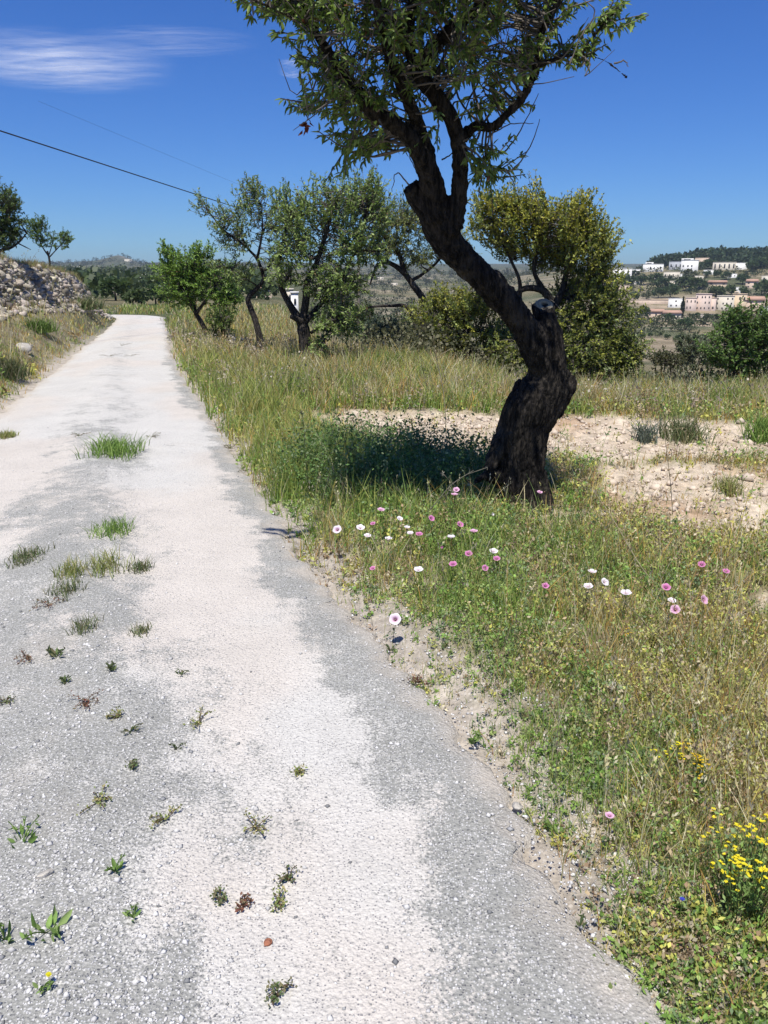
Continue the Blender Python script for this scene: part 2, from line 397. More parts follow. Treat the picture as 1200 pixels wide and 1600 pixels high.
# rocky grey top of the distant peak
col = lerp(col, C(.20, .18, .16), (np.exp(-((pxg-203)/14)**2)*sst(2150, 2350, Yd)*(1-sst(2700, 2900, Yd))*sst(.45, .6, fbm(gx/40, gy/60, seed=63))))
gm, t = newmat('earth'); cc = attr(t, 'col'); oc = coord(t)
nA = noise(t, 9, 6, oc, .65); nB = noise(t, 75, 4, oc, .6); vg = vor(t, 55, oc); vc = vor(t, 55, oc, out='Color')
sep = t.nodes.new('ShaderNodeSeparateColor'); t.links.new(vc, sep.inputs[0])
c2 = mixc(t, 1.0, cc, ramp(t, nA, [(.3, g3(.62)), (.7, g3(1.3))]), 'MULTIPLY')
c2 = mixc(t, .8, c2, ramp(t, nB, [(.3, g3(.75)), (.7, g3(1.25))]), 'MULTIPLY')
stone = math_(t, 'MULTIPLY', math_(t, 'LESS_THAN', vg, .34), math_(t, 'GREATER_THAN', sep.outputs[0], .80))
c2 = mixc(t, stone, c2, (.50, .45, .39))
far1 = noise(t, .06, 8, oc, .7); c2 = mixc(t, .55, c2, ramp(t, far1, [(.35, g3(.55)), (.65, g3(1.4))]), 'MULTIPLY')
finish(t, c2, .95, math_(t, 'ADD', math_(t, 'MULTIPLY', nA, 1.0), math_(t, 'MULTIPLY', nB, .35)), .7, .03, .1)
tag(ob('ground', mesh('ground', np.stack([gx, gy, gz], 1), [GF], {'col': col}, True, [gm])), kind='structure')

# ------------------------------------------------------------ road sheet
ys = np.concatenate([np.arange(-15, .5, .25), np.arange(.5, 9, .03), np.arange(9, 36.5, .1)])
NA = 90; ws = np.linspace(0, 1, NA)
lft, rgt = np.stack([xl(ys), ys], 1), np.stack([xr(ys), ys], 1)
# the far turn to the left behind the wall
turnR = spline([(-9.69, 36.4), (-10.25, 38.6), (-11.6, 40.6), (-14.2, 41.6), (-19, 41.9), (-26, 41.5)], 60)[1:]
turnL = spline([(-11.82, 36.4), (-12.15, 37.3), (-12.7, 38.2), (-14.4, 38.9), (-19, 39.2), (-26, 38.9)], 60)[1:]
rgt = np.vstack([rgt, turnR]); lft = np.vstack([lft, turnL])
s_al = np.concatenate([[0], np.cumsum(np.linalg.norm(np.diff(rgt, axis=0), axis=1))])+.5
RX = rgt[:, None, 0]*(1-ws)+lft[:, None, 0]*ws; RY = rgt[:, None, 1]*(1-ws)+lft[:, None, 1]*ws
WD = np.linalg.norm(lft-rgt, axis=1)*.957; WM = WD[:, None]*ws[None]
SM = np.repeat(s_al[:, None], NA, 1)
edge_j = .13*(fbm(RX*2.3, RY*2.3, seed=71)-.5)+.12*(fbm(RX*9, RY*9, seed=73)-.5)
dirx = (lft-rgt)/np.linalg.norm(lft-rgt, axis=1)[:, None]
fr = np.where(ws < .5, 1-ws*2, 0)**3; fl_ = np.where(ws > .5, ws*2-1, 0)**3
shift = edge_j*(fr[None]+fl_[None])*1.6
RX = RX+dirx[:, None, 0]*shift; RY = RY+dirx[:, None, 1]*shift
dE = np.minimum(ws, 1-ws)[None]*WD[:, None]
RZ = .004+.022*sst(0, .25, dE)+.006*(fbm(RX*3, RY*3, seed=75)-.5)*sst(.1, .4, dE)+.02*sst(.35, .8, WM)*0
RZ = RZ + .012*(fbm(RX*1.2, RY*1.2, seed=76)-.5)*sst(.1, .5, dE) + .035*sst(.9, 1.35, WM)*(1-sst(1.35, 1.9, WM))*(1-sst(20, 30, RY)) - .012
def road_z(X, Y):
    Wm = (xr(Y)-X)*.957; Wt = (xr(Y)-xl(Y))*.957; dE_ = np.minimum(Wm, Wt-Wm)
    return .004+.022*sst(0, .25, dE_)+.006*(fbm(X*3, Y*3, seed=75)-.5)*sst(.1, .4, dE_)+.012*(fbm(X*1.2, Y*1.2, seed=76)-.5)*sst(.1, .5, dE_)+.035*sst(.9, 1.35, Wm)*(1-sst(1.35, 1.9, Wm))*(1-sst(20, 30, Y))-.012
RZ = RZ-.055*(1-sst(0, .07, dE))
x_, y_, w_ = RX.ravel(), RY.ravel(), WM.ravel()
def road_pale(x_, y_, w_):
    na = fbm(x_*1.5, y_*.8, seed=81)-.5; nb = fbm(x_*5, y_*4, seed=83)-.5
    grey_r = np.interp(y_, [1, 2.4, 3.7, 7, 12, 20], [.42, .44, .34, .22, .18, .10])
    p_right = sst(grey_r-.13, grey_r+.15, w_+na*.45+nb*.38)
    c0 = np.interp(y_, [1, 3.7, 7, 12], [.98, 1.02, .86, .85]); c1 = np.interp(y_, [1, 3.7, 7, 12], [2.35, 1.95, 1.55, 1.6])
    centre = sst(c0-.30, c0+.40, w_+na*1.0+nb*.6)*(1-sst(c1-.4, c1+.4, w_+na*.9+nb*.6))
    centre = centre*(1-.62*sst(5.5, 12, y_))*(.80+.2*sst(.35,.6,fbm(x_*2.1,y_*2.1,seed=89)))
    p = p_right*(1-centre)
    return np.clip(p, 0, 1), centre
pale, centre = road_pale(x_, y_, w_)
ed = dE.ravel()
rmask = {'pale': pale, 'centre': centre, 'edge': 1-sst(.02, .22, ed+.2*(fbm(x_*6, y_*6, seed=85)-.5)), 'pink': sst(.42, .62, fbm(x_*.9, y_*.55, seed=87))}
rm, t = newmat('chalk_gravel_road'); oc = coord(t)
pa, ce, eg, pk = (attr(t, k, 'Fac') for k in ('pale', 'centre', 'edge', 'pink'))
f1 = noise(t, 14, 5, oc, .6); f2 = noise(t, 120, 3, oc, .6); f3 = noise(t, 2.2, 4, oc, .6); f4 = noise(t, 3.6, 5, oc, .6); v3 = vor(t, 95, oc)
v1 = vor(t, 78, oc); v1c = vor(t, 78, oc, out='Color'); s1 = t.nodes.new('ShaderNodeSeparateColor'); t.links.new(v1c, s1.inputs[0])
v2 = vor(t, 150, oc); v2c = vor(t, 150, oc, out='Color'); s2 = t.nodes.new('ShaderNodeSeparateColor'); t.links.new(v2c, s2.inputs[0])
grey = ramp(t, f2, [(.3, (.212, .210, .193)), (.7, (.365, .36, .332))])
grey = mixc(t, math_(t, 'MULTIPLY', math_(t, 'LESS_THAN', v2, .42), math_(t, 'GREATER_THAN', s2.outputs[0], .62)), grey, (.52, .51, .50))
grey = mixc(t, math_(t, 'MULTIPLY', math_(t, 'LESS_THAN', v2, .40), math_(t, 'LESS_THAN', s2.outputs[1], .18)), grey, (.12, .12, .125))
pc = mixc(t, pk, (.55, .53, .492), (.56, .515, .462))
pc = mixc(t, .7, pc, ramp(t, f2, [(.25, g3(.72)), (.7, g3(1.15))]), 'MULTIPLY')
pc = mixc(t, math_(t, 'MULTIPLY', math_(t, 'LESS_THAN', v2, .38), math_(t, 'LESS_THAN', s2.outputs[1], .22)), pc, (.23, .22, .22))
# break the pale wash up with noise so that the grey aggregate shows through
pf = math_(t, 'ADD', math_(t, 'MULTIPLY', pa, 1.12), math_(t, 'MULTIPLY', math_(t, 'SUBTRACT', f1, .42), 1.5))
pf = math_(t, 'ADD', pf, math_(t, 'MULTIPLY', math_(t, 'SUBTRACT', f2, .5), 1.5))
pf = math_(t, 'ADD', pf, math_(t, 'MULTIPLY', math_(t, 'SUBTRACT', .40, v3), .7))
pf = math_(t, 'ADD', pf, math_(t, 'MULTIPLY', math_(t, 'SUBTRACT', f4, .5), 1.7))
pf = ramp(t, pf, [(.24, g3(0)), (.74, g3(1))])
c = mixc(t, pf, grey, pc)
wh = math_(t, 'LESS_THAN', math_(t, 'ADD', v1, noise(t, 230, 2, oc)), math_(t, 'ADD', math_(t, 'MULTIPLY', math_(t, 'SUBTRACT', s1.outputs[0], .45), .75), .35))
wh = math_(t, 'MULTIPLY', wh, math_(t, 'ADD', math_(t, 'MULTIPLY', ce, .65), .25))
c = mixc(t, math_(t, 'MULTIPLY', wh, .85), c, (.62, .60, .565))
c = mixc(t, math_(t, 'MULTIPLY', eg, .75), c, mixc(t, f1, (.34, .30, .25), (.56, .50, .43)))
f5 = noise(t, 1.1, 7, oc, .7)
c = mixc(t, ramp(t, f5, [(.55, g3(0)), (.68, g3(.38))]), c, (.34, .305, .26))
c = mixc(t, .45, c, ramp(t, f3, [(.3, g3(.84)), (.7, g3(1.12))]), 'MULTIPLY')
hb = math_(t, 'SUBTRACT', math_(t, 'ADD', math_(t, 'MULTIPLY', f2, .6), math_(t, 'MULTIPLY', f1, .8)), math_(t, 'ADD', math_(t, 'MULTIPLY', v1, .7), math_(t, 'MULTIPLY', v2, .4)))
finish(t, c, .9, hb, .75, .008, .15)
i = np.arange(len(rgt)-1)[:, None]*NA; j = np.arange(NA-1)[None]
RF = np.stack([i+j, i+NA+j, i+NA+j+1, i+j+1], -1).reshape(-1, 4)
hz_ = RZ.ravel()
RFf = RF[:, ::-1]
tag(ob('road', mesh('road', np.stack([x_, y_, hz_], 1), [RF], rmask, True, [rm])), kind='structure')

# loose gravel: pebbles on the road surface and along its margins
octV = np.array([(1, 0, 0), (-1, 0, 0), (0, 1, 0), (0, -1, 0), (0, 0, 1), (0, 0, -1)], float)
octF = np.array([(0, 2, 4), (2, 1, 4), (1, 3, 4), (3, 0, 4), (2, 0, 5), (1, 2, 5), (3, 1, 5), (0, 3, 5)])
def pebbles(P, size, colr, smin=.45):
    n = len(P); V = octV[None]*size[:, None, None]*rng.uniform(.6, 1.25, (n, 6, 1))*np.stack([np.ones(n), rng.uniform(.6, 1, n), rng.uniform(smin, .7, n)], 1)[:, None]
    a = rng.uniform(0, 6.28, n); c_, s_ = np.cos(a)[:, None], np.sin(a)[:, None]
    V = np.stack([V[..., 0]*c_-V[..., 1]*s_, V[..., 0]*s_+V[..., 1]*c_, V[..., 2]], -1)+P[:, None]
    F = (np.arange(n)[:, None, None]*6+octF[None]).reshape(-1, 3)
    return V.reshape(-1, 3), F, np.repeat(colr, 6, 0)
n = 75000; r_ = 1.2+9*rng.random(n)**1.5; a_ = np.radians(rng.uniform(-33, 33, n)); X, Y = r_*np.sin(a_), r_*np.cos(a_)
wloc = (xr(Y)-X)*.957; onroad = (X > xl(Y)-.3) & (X < xr(Y)+.35)
pl, cn = road_pale(X, Y, wloc)
clump = fbm(X*3.2, Y*3.2, seed=91)
keep = onroad & (rng.random(n) < (.10+.75*cn*sst(.3, .6, clump)+.75*(1-sst(-.1, .25, wloc)) + .22*(1-pl)))
X, Y, wl = X[keep], Y[keep], wloc[keep]; n = len(X)
size = np.exp(rng.normal(np.log(.0034), .55, n)).clip(.0016, .013)
zr = np.where((wl > .02), road_z(X, Y), H(X, Y)+.002)+size*.12
g = rng.uniform(.42, .68, n); pc_ = np.stack([g, g*.97, g*.93], 1); dk = rng.random(n) < .10; pc_[dk] = np.stack([rng.uniform(.16, .34, dk.sum())]*3, 1)
mp, t = newmat('pebble'); finish(t, attr(t, 'col'), .85, spec=.2); M['pebble'] = mp
V, F, cv = pebbles(np.stack([X, Y, zr], 1), size, pc_)
tag(ob('gravel', mesh('gravel', V, [F], {'col': cv}, False, [mp])), 'loose pale gravel scattered over the road', 'gravel', kind='stuff')
# ------------------------------------------------------------ trees
def bark_tube(mb, pts, r0, r1, n=24, seg=10, wob=.12, seed=0):
    P = spline(pts, n); t = np.linspace(0, 1, n); rad = r0*(1-t)+r1*t
    rad = rad*(1+(vnoise(t*9, seed*3.1, seed=seed)-.5)*2*wob)
    V, F = tube(P, rad, seg); mb.add(V, F); return P, rad
def shoots(limbP, limbT, targets, sl, nl, leafL, cols, droop=.35, up=.5, wfac=.3, lw=.0028, center=None, quad=False, tw_r=.006):
    """a twig from the nearest limb point to every target, leaves along its outer end"""
    tw, lf = MB(), MB()
    PT = np.array(limbP)
    for k, tg in enumerate(targets):
        d = np.linalg.norm(PT-tg, axis=1)+.25*np.maximum(PT[:, 2]-tg[2], 0); s = PT[np.argsort(d)[rng.integers(0, min(4, len(PT)))]]
        dd = tg-s; L = np.linalg.norm(dd)
        out = norm(tg-center) if center is not None else norm(dd)
        e = tg+norm(out*.6+rdir(1)[0]*.55+np.array([0, 0, up]))*sl*rng.uniform(.6, 1.2)
        mid = (s+tg)/2+rdir(1)[0]*L*.13+np.array([0, 0, .06*L])
        P = spline([s, mid, tg, e], 9)
        V, F = tube(P, np.linspace(min(tw_r+.006*L, tw_r*2.2), lw, 9), 4, False); tw.add(V, F)
        t_ = rng.uniform(.52, 1.0, nl)*8; i0 = np.minimum(t_.astype(int), 7); f = (t_-i0)[:, None]
        Pl = P[i0]*(1-f)+P[i0+1]*f; ax = norm(P[i0+1]-P[i0])
        Dl = norm(ax*.75+rdir(nl)*.85+np.array([0, 0, -droop])); Nn = norm(rdir(nl)*.7+np.array([0, 0, 1.0]))
        Ls = leafL*rng.uniform(.6, 1.2, nl)
        fn = quad_leaf if quad else leaf_geo
        V, F = fn(Pl, Dl, Nn, Ls, Ls*wfac)
        c = cols(tg, nl)
        lf.add(V, F, col=np.repeat(c, 4 if quad else 6, 0))
    return tw, lf
def blobpts(blobs):
    out = []
    for c, r, n in blobs:
        d = rdir(n)*(rng.random(n)**.42)[:, None]; out.append(np.asarray(c)+d*np.asarray(r))
    return np.concatenate(out)
def leafcols(base, tip, p_dry=.02, dry=(.16, .10, .04), cen=None, hz=1.0):
    base, tip = np.array(base), np.array(tip)
    def f(tg, n):
        k = rng.random(n)[:, None]**1.3; cl = rng.uniform(.75, 1.2)
        c = (base*(1-k)+tip*k)*cl; d = rng.random(n) < p_dry; c[d] = dry
        return c
    return f
def build_tree(name, base, limbs, blobs, label, cat='tree', group=None, leafL=.06, sl=.25, nl=18, cols=None, bark='bark2', quad=False, droop=.3, up=.5, wfac=.32, center=None, limb_seg=9, tw_r=.006, extra=None, foliage='foliage', auto=True, dens=1.75, skirt=False):
    if skirt:
        lo = min(blobs, key=lambda q: q[0][2]-q[1][2]); zl = lo[0][2]-lo[1][2]
        for c, r, n in list(blobs):
            if c[2]-r[2] < zl+.55 and c[2]-r[2] > base[2]+.15:
                hh_ = (c[2]-base[2])/2; blobs = blobs+[(np.array([c[0], c[1], base[2]+hh_]), (r[0]*.9, r[1]*.9, hh_), int(n*.8))]
    base = np.asarray(base, float)
    root = empty(name, base, label, cat, group)
    tb = MB(); LP = []
    for k, (pts, r0, r1) in enumerate(limbs):
        P, rad = bark_tube(tb, pts, r0, r1, 22, limb_seg, .13, seed=k+len(limbs)); LP += list(P[(4 if k else 12):])
    if auto:
        for c_b, r_b, n_b in blobs:
            PT = np.array(LP[:]); c_b = np.asarray(c_b); d = np.linalg.norm(PT-c_b, axis=1)+.4*np.maximum(PT[:, 2]-c_b[2]+.2, 0); s0 = PT[np.argmin(d)]
            if np.linalg.norm(s0-c_b) < .25: continue
            P, rad = bark_tube(tb, [s0, (s0+c_b)/2+rng.normal(size=3)*.07+np.array([0, 0, .04]), c_b+rng.normal(size=3)*.05], .026, .010, 12, 6, .1, seed=len(LP)); LP += list(P[3:])
    ob('trunk', tb.mesh('trunk', M[bark], True, base), root)
    tg = blobpts([(c, r, int(n*dens)) for c, r, n in blobs]); cen = tg.mean(0) if center is None else center
    tw, lf = shoots(LP, None, tg, sl, nl, leafL, cols, droop, up, wfac, center=cen, quad=quad, tw_r=tw_r)
    ob('branches', tw.mesh('branches', M['twig'], False, base), root)
    ob(foliage, lf.mesh(foliage, M['leaf'], False, base), root)
    return root
G_alm = ((.075, .105, .030), (.17, .21, .065))
G_dark = ((.07, .11, .035), (.19, .26, .08))

# ---- the big leaning almond tree in the foreground
TB = np.array([*ground(818, 792)[:2], 0.]); TB[2] = float(H(TB[0], TB[1]))-.03
big = empty('almond_tree', TB, 'big leaning tree with twisted black trunk and sawn limb stump beside the road', 'tree')
def prof(rows, Y0, Y1):                 # rows: py, left px, right px -> centre line and radii
    ys_ = np.array([r[0] for r in rows], float); P, rd = [], []
    for y, a, b in rows:
        Yk = np.interp(y, [rows[-1][0], rows[0][0]][::1] if rows[-1][0] < rows[0][0] else [rows[0][0], rows[-1][0]], [Y1, Y0] if rows[-1][0] < rows[0][0] else [Y0, Y1])
        P.append(PY((a+b)/2, y, Yk)); rd.append((b-a)/2*(.93 if y > 655 else 1.)/FPX*np.linalg.norm(P[-1]-np.array([0, 0, CAM_H]))*.895)
    return np.array(P), np.array(rd)
YB = TB[1]
tr, rd = prof([(812, 770, 862), (796, 773, 859), (770, 771, 858), (740, 768, 857), (700, 769, 860), (670, 772, 865), (645, 780, 874), (625, 794, 883), (608, 808, 889), (590, 820, 888), (570, 824, 886), (545, 826, 883), (520, 827, 879), (495, 830, 872), (474, 830, 870)], YB, YB+.05)
fine = 130
trP = spline(tr, fine); rdP = spline(np.stack([rd, rd*0, rd*0], 1), fine)[:, 0]
bm_ = MB(); V, F = tube(trP, rdP, 48); bm_.add(V, F)
def limb(pp, Y0, Y1, wpx, n=60, seg=28):
    P = np.array([PY(x, y, Y0+(Y1-Y0)*k/(len(pp)-1)) for k, (x, y) in enumerate(pp)])
    rad = .90*np.array(wpx)/2/FPX*np.linalg.norm(P-np.array([0, 0, CAM_H]), axis=1)
    Ps = spline(P, n); rs = spline(np.stack([rad, rad*0, rad*0], 1), n)[:, 0]
    bm_.add(*tube(Ps, rs, seg)); return Ps
LB = []
L1 = limb([(852, 590), (838, 548), (813, 502), (790, 472), (767, 447), (733, 414), (704, 384), (685, 350), (672, 318)], YB+.0, YB-.30, [44, 50, 47, 46, 46, 46, 52, 54, 48])
limb([(690, 345), (668, 322), (650, 304), (641, 292)], YB-.27, YB-.35, [50, 44, 32, 28])        # broken stub on the left
Lr = limb([(700, 360), (714, 322), (718, 280), (718, 235), (706, 190), (680, 150), (655, 118), (640, 75), (642, 20), (650, -60)], YB-.3, YB-.75, [46, 30, 26, 25, 24, 25, 22, 16, 14, 10])
Ll = limb([(682, 340), (678, 300), (668, 265), (655, 240), (640, 215), (610, 190), (580, 172), (545, 125), (500, 60), (470, 0)], YB-.3, YB-.95, [50, 40, 34, 30, 26, 24, 22, 17, 12, 8])
Lc = limb([(672, 300), (668, 250), (655, 205), (640, 160), (622, 120), (600, 60), (585, -20), (570, -90)], YB-.28, YB-1.15, [36, 28, 24, 20, 18, 15, 12, 8])
Lur = limb([(650, 112), (680, 72), (715, 38), (755, 4), (800, -50), (850, -110)], YB-.6, YB-1.1, [24, 21, 19, 17, 13, 8])
Lrt = limb([(722, 215), (742, 198), (772, 198), (790, 180), (818, 150), (838, 105), (846, 55), (868, 10), (900, -40)], YB-.4, YB-.7, [20, 15, 14, 13, 12, 12, 11, 9, 6])
Lr2 = limb([(838, 105), (868, 92), (905, 86), (945, 95), (980, 122)], YB-.55, YB-.55, [7, 6, 5, 4, 2.5], 30, 10)
Lr3 = limb([(905, 90), (925, 60), (950, 30), (975, 0)], YB-.55, YB-.7, [5, 4.5, 4, 2], 30, 10)
Ll2 = limb([(545, 125), (520, 95), (480, 45), (430, 15), (385, -5)], YB-.75, YB-1.2, [10, 8, 7, 5, 3], 30, 10)
Lg = limb([(640, 80), (625, 45), (598, 14), (570, 5)], YB-.65, YB-.9, [9, 8, 6, 4], 30, 10)
limb([(760, 738), (772, 715), (795, 680)], YB-.12, YB, [12, 28, 44])                              # root flare
limb([(742, 752), (765, 742), (790, 752)], YB-.16, YB-.02, [8, 20, 34])
limb([(862, 648), (880, 615), (893, 596), (884, 578)], YB+.03, YB+.03, [34, 36, 20, 10])           # burl on the right
limb([(856, 800), (845, 770), (838, 740)], YB-.12, YB, [22, 34, 40])
tmp = ob('tmp', bm_.mesh('tmp', M['bark'], True))
md = tmp.modifiers.new('r', 'REMESH'); md.mode = 'VOXEL'; md.voxel_size = .0085
dg = bpy.context.evaluated_depsgraph_get(); ev = tmp.evaluated_get(dg); me = bpy.data.meshes.new_from_object(ev)
bpy.data.objects.remove(tmp)
nv = len(me.vertices); co = np.empty(nv*3, np.float32); me.vertices.foreach_get('co', co); co = co.reshape(-1, 3).astype(float)
no = np.empty(nv*3, np.float32); me.vertices.foreach_get('normal', no); no = no.reshape(-1, 3)
zz = co[:, 2]
# coarse furrowed bark: ridges running along the trunk, knobs at large scale
lean = np.stack([co[:, 0]+.45*np.where(zz > 1.0, zz-1.0, 0), co[:, 1], zz], 1)
tw_ = lean[:, 0]+.10*np.sin(zz*3)
rg = 1-np.abs(2*fbm(tw_*34, lean[:, 1]*34, zz*5.5, seed=101, o=3)-1)
rg2 = fbm(tw_*11, lean[:, 1]*11, zz*3.2, seed=103, o=3)-.5
kn = fbm(co[:, 0]*6, co[:, 1]*6, zz*5, seed=105, o=2)-.5
amp = np.interp(zz, [0, 1.5, 2.2, 3.5], [1.0, .85, .55, .3])
disp = (-.020*(rg-.78)*2+.024*rg2+.022*kn+(fbm(co[:, 0]*80, co[:, 1]*80, zz*40, seed=107, o=2)-.5)*.012)*amp
disp -= np.mean(disp)*.9+.004*amp
co = co+no*disp[:, None]
# the saw cut: flatten the stump end on a tilted plane
pc0 = PY(850.5, 476, YB+.05); nn = norm(np.array([0.02, -.62, .78]))
near = (np.linalg.norm(co-pc0, axis=1) < .13) & (co[:, 0] > pc0[0]-.095)
hgt = (co-pc0)@nn; over = near & (hgt > .0)
co[over] -= (hgt[over][:, None]*.85)*nn
me.vertices.foreach_set('co', (co-TB).astype(np.float32).ravel()); me.polygons.foreach_set('use_smooth', np.ones(len(me.polygons), bool))
me.materials.clear(); me.materials.append(M['bark']); me.update(); me.name = 'trunk'
trunk = ob('trunk', me, big)
# the pale weathered cut face with its dark heart
mc, t = newmat('sawn_wood'); oc = coord(t); ln = t.nodes.new('ShaderNodeVectorMath'); ln.operation = 'LENGTH'; t.links.new(oc, ln.inputs[0])
rn = math_(t, 'ADD', ln.outputs['Value'], math_(t, 'MULTIPLY', noise(t, 30, 3, oc), .018))
ringc = ramp(t, math_(t, 'MULTIPLY', rn, 11), [(.16, (.012, .01, .008)), (.28, (.14, .12, .08)), (.44, (.34, .285, .18)), (.56, (.22, .185, .125)), (.68, (.38, .32, .21)), (.80, (.20, .16, .10)), (1.0, (.16, .13, .10))])
finish(t, mixc(t, .6, ringc, ramp(t, noise(t, 90, 4, oc), [(.3, g3(.6)), (.7, g3(1.3))]), 'MULTIPLY'), .9, noise(t, 70, 3, oc), .6, .01)
a = np.linspace(0, 2*np.pi, 40, endpoint=False); rr_ = .068*(1+.30*(vnoise(np.cos(a)*1.5+9, np.sin(a)*1.5, seed=3)-.5))
e1 = norm(np.cross(nn, [0, 1, 0])); e2 = np.cross(nn, e1); rings = []
for f, hh in ((1.05, -.02), (1.0, -.002), (.88, .005), (.5, .002), (.2, -.004), (.13, -.03)):
    rings.append((np.cos(a)*rr_*f)[:, None]*e1+(np.sin(a)*rr_*f*.92)[:, None]*e2+nn*hh)
V = np.concatenate(rings+[np.array([nn*-.022])]); Fq = np.concatenate([np.stack([k*40+np.arange(40), k*40+(np.arange(40)+1) % 40, (k+1)*40+(np.arange(40)+1) % 40, (k+1)*40+np.arange(40)], 1) for k in range(5)])
cf = ob('cut_face', mesh('cut_face', V, [Fq, np.stack([200+np.arange(40), 200+(np.arange(40)+1) % 40, np.full(40, 240)], 1)], None, True, [mc]), trunk)
cf.location = tuple(pc0-TB+nn*.003)
# twigs and leaves: shoots grown towards points spread through the crown
def crown_pts(rows):
    o_ = []
    for (x, y, wx, wy, Y0, Y1, n) in rows:
        n = int(n*(.80 if y > -20 else 1)); q = rng.normal(size=(n, 2))*.5
        for k in range(n):
            o_.append(PY(x+np.clip(q[k, 0], -1, 1)*wx, y+np.clip(q[k, 1], -1, 1)*wy, rng.uniform(Y0, Y1)))
    return np.array(o_)
b0 = YB
rows = [(430, 14, 45, 18, b0-1.2, b0-.8, 26), (480, 40, 40, 30, b0-1.2, b0-.6, 26), (530, 20, 50, 30, b0-1.2, b0-.5, 32), (600, 50, 60, 45, b0-1.2, b0-.4, 52),
        (530, 120, 50, 45, b0-1.0, b0-.4, 50), (490, 165, 18, 14, b0-.7, b0-.4, 8), (570, 170, 45, 45, b0-.9, b0-.2, 44), (560, 228, 34, 28, b0-.7, b0-.2, 22),
        (600, 225, 30, 25, b0-.6, b0-.2, 12), (650, 150, 70, 60, b0-1.0, b0+.2, 44), (700, 80, 70, 60, b0-1.1, b0+.1, 50), (760, 50, 60, 50, b0-1.0, b0-.1, 36),
        (785, 120, 45, 35, b0-.8, b0-.2, 26), (755, 160, 40, 36, b0-.6, b0-.1, 18), (745, 235, 30, 38, b0-.6, b0-.2, 17), (768, 268, 15, 26, b0-.5, b0-.2, 10),
        (835, 90, 46, 36, b0-.8, b0-.3, 22), (860, 25, 45, 26, b0-.9, b0-.3, 18), (900, 95, 40, 18, b0-.6, b0-.4, 12), (945, 35, 24, 30, b0-.7, b0-.4, 14),
        (700, 10, 110, 40, b0-1.2, b0-.2, 44), (620, 100, 60, 60, b0-.9, b0-.1, 30),
        (560, -80, 150, 60, b0-1.3, b0+.5, 110), (760, -80, 140, 60, b0-1.4, b0+.4, 120), (680, -190, 150, 60, b0-1.5, b0+.4, 120), (700, -330, 130, 60, b0-1.6, b0+.1, 90), (480, -90, 90, 40, b0-1.2, b0-.5, 30)]
tgs = crown_pts(rows)
LP = np.concatenate([Lr[20:], Ll[20:], Lc[15:], Lur, Lrt[10:], Lr2, Lr3, Ll2, Lg])
tw, lf = shoots(LP, None, tgs, .19, 22, .052, leafcols((.075, .13, .03), (.30, .40, .11), .015, (.20, .09, .05)), droop=.35, up=.35, wfac=.34, center=np.array(PY(670, 150, b0-.6)), tw_r=.005)
tw2, _l = shoots(LP, None, crown_pts([(600, 90, 130, 90, b0-1.1, b0-.2, 70), (820, 70, 110, 60, b0-.9, b0-.3, 60), (520, 110, 60, 60, b0-1, b0-.4, 30)]), .26, 1, .001, leafcols((.1, .1, .1), (.1, .1, .1)), tw_r=.004, lw=.0015)
for f_k, fs in tw2.F.items(): tw.F.setdefault(f_k, []).extend([q+tw.n for q in fs])
tw.V += tw2.V; tw.n += tw2.n
# bare grey twigs that stick out of the crown
bare = [[(470, 160, .9), (452, 156, .8), (438, 153, .75)], [(795, 268, .6), (815, 250, .6), (835, 215, .6), (843, 186, .65)], [(788, 238, .6), (806, 215, .6), (826, 180, .6), (842, 145, .65)],
        [(760, 215, .6), (795, 195, .55), (833, 193, .5)], [(790, 265, .6), (800, 280, .55), (806, 293, .5)], [(700, 120, .4), (735, 115, .35), (748, 125, .3), (725, 165, .25)],
        [(748, 125, .3), (720, 185, .2), (708, 222, .2), (724, 240, .15)], [(560, 5, .2), (600, 14, .2), (640, 5, .3)], [(618, 22, .3), (590, 16, .3), (566, 0, .3)], [(640, 290, .35), (620, 270, .3), (612, 300, .2)],
        [(655, 210, .3), (640, 240, .25), (652, 270, .2)], [(650, 260, .2), (665, 300, .2), (672, 325, .22)], [(690, 250, .3), (706, 240, .25), (725, 215, .2)], [(860, 70, 1.2), (845, 20, 1.2), (830, -10, 1.2)], [(905, 60, 1.2), (930, 20, 1.2), (905, -5, 1.2)],
        [(470, 165, .9), (478, 180, .85), (485, 190, .8)], [(960, 100, 1.2), (975, 95, 1.2), (982, 104, 1.2)]]
for dy_ in (0., .085):  # leafy sprigs above the view, added to cast two thin shadows on the road
    a_ = np.array([-1.12, 3.50+dy_, 3.62]); P = spline([PY(430, -90, YB-1.2), (PY(430, -90, YB-1.2)+a_)/2+np.array([.05, 0, .08]), a_+np.array([.28, .02, 0])], 12); tw.add(*tube(P, np.linspace(.006, .004, 12), 5)); P = spline([a_+np.array([.28, .02, 0]), a_+np.array([.14, 0, .01]), a_], 8); tw.add(*tube(P, np.linspace(.006, .003, 8), 5)); kk = 90; Q = a_+np.stack([rng.uniform(-.02, .26, kk), rng.normal(size=kk)*.008, rng.normal(size=kk)*.008], 1); V, F = leaf_geo(Q, norm(np.stack([rng.choice([-1., 1.], kk), rng.normal(size=kk)*.35, rng.normal(size=kk)*.3], 1)), norm(rdir(kk)*.4+np.array([0, 0, 1.])), np.full(kk, .05), np.full(kk, .02)); lf.add(V, F, col=np.tile([.12, .2, .05], (len(V), 1)))
for q in bare:
    P = spline([PY(x, y, YB-.15-dy*.5) for x, y, dy in q], 14); P = P+rng.normal(size=P.shape)*.002
    V, F = tube(P, np.linspace(.0055, .002, 14), 5); tw.add(V, F)
ob('branches', tw.mesh('branches', M['twig'], False, TB), big)
ob('foliage', lf.mesh('foliage', M['leaf'], False, TB), big)
c_ = PY(478, 197, YB-.55); lf = MB(); n = 12
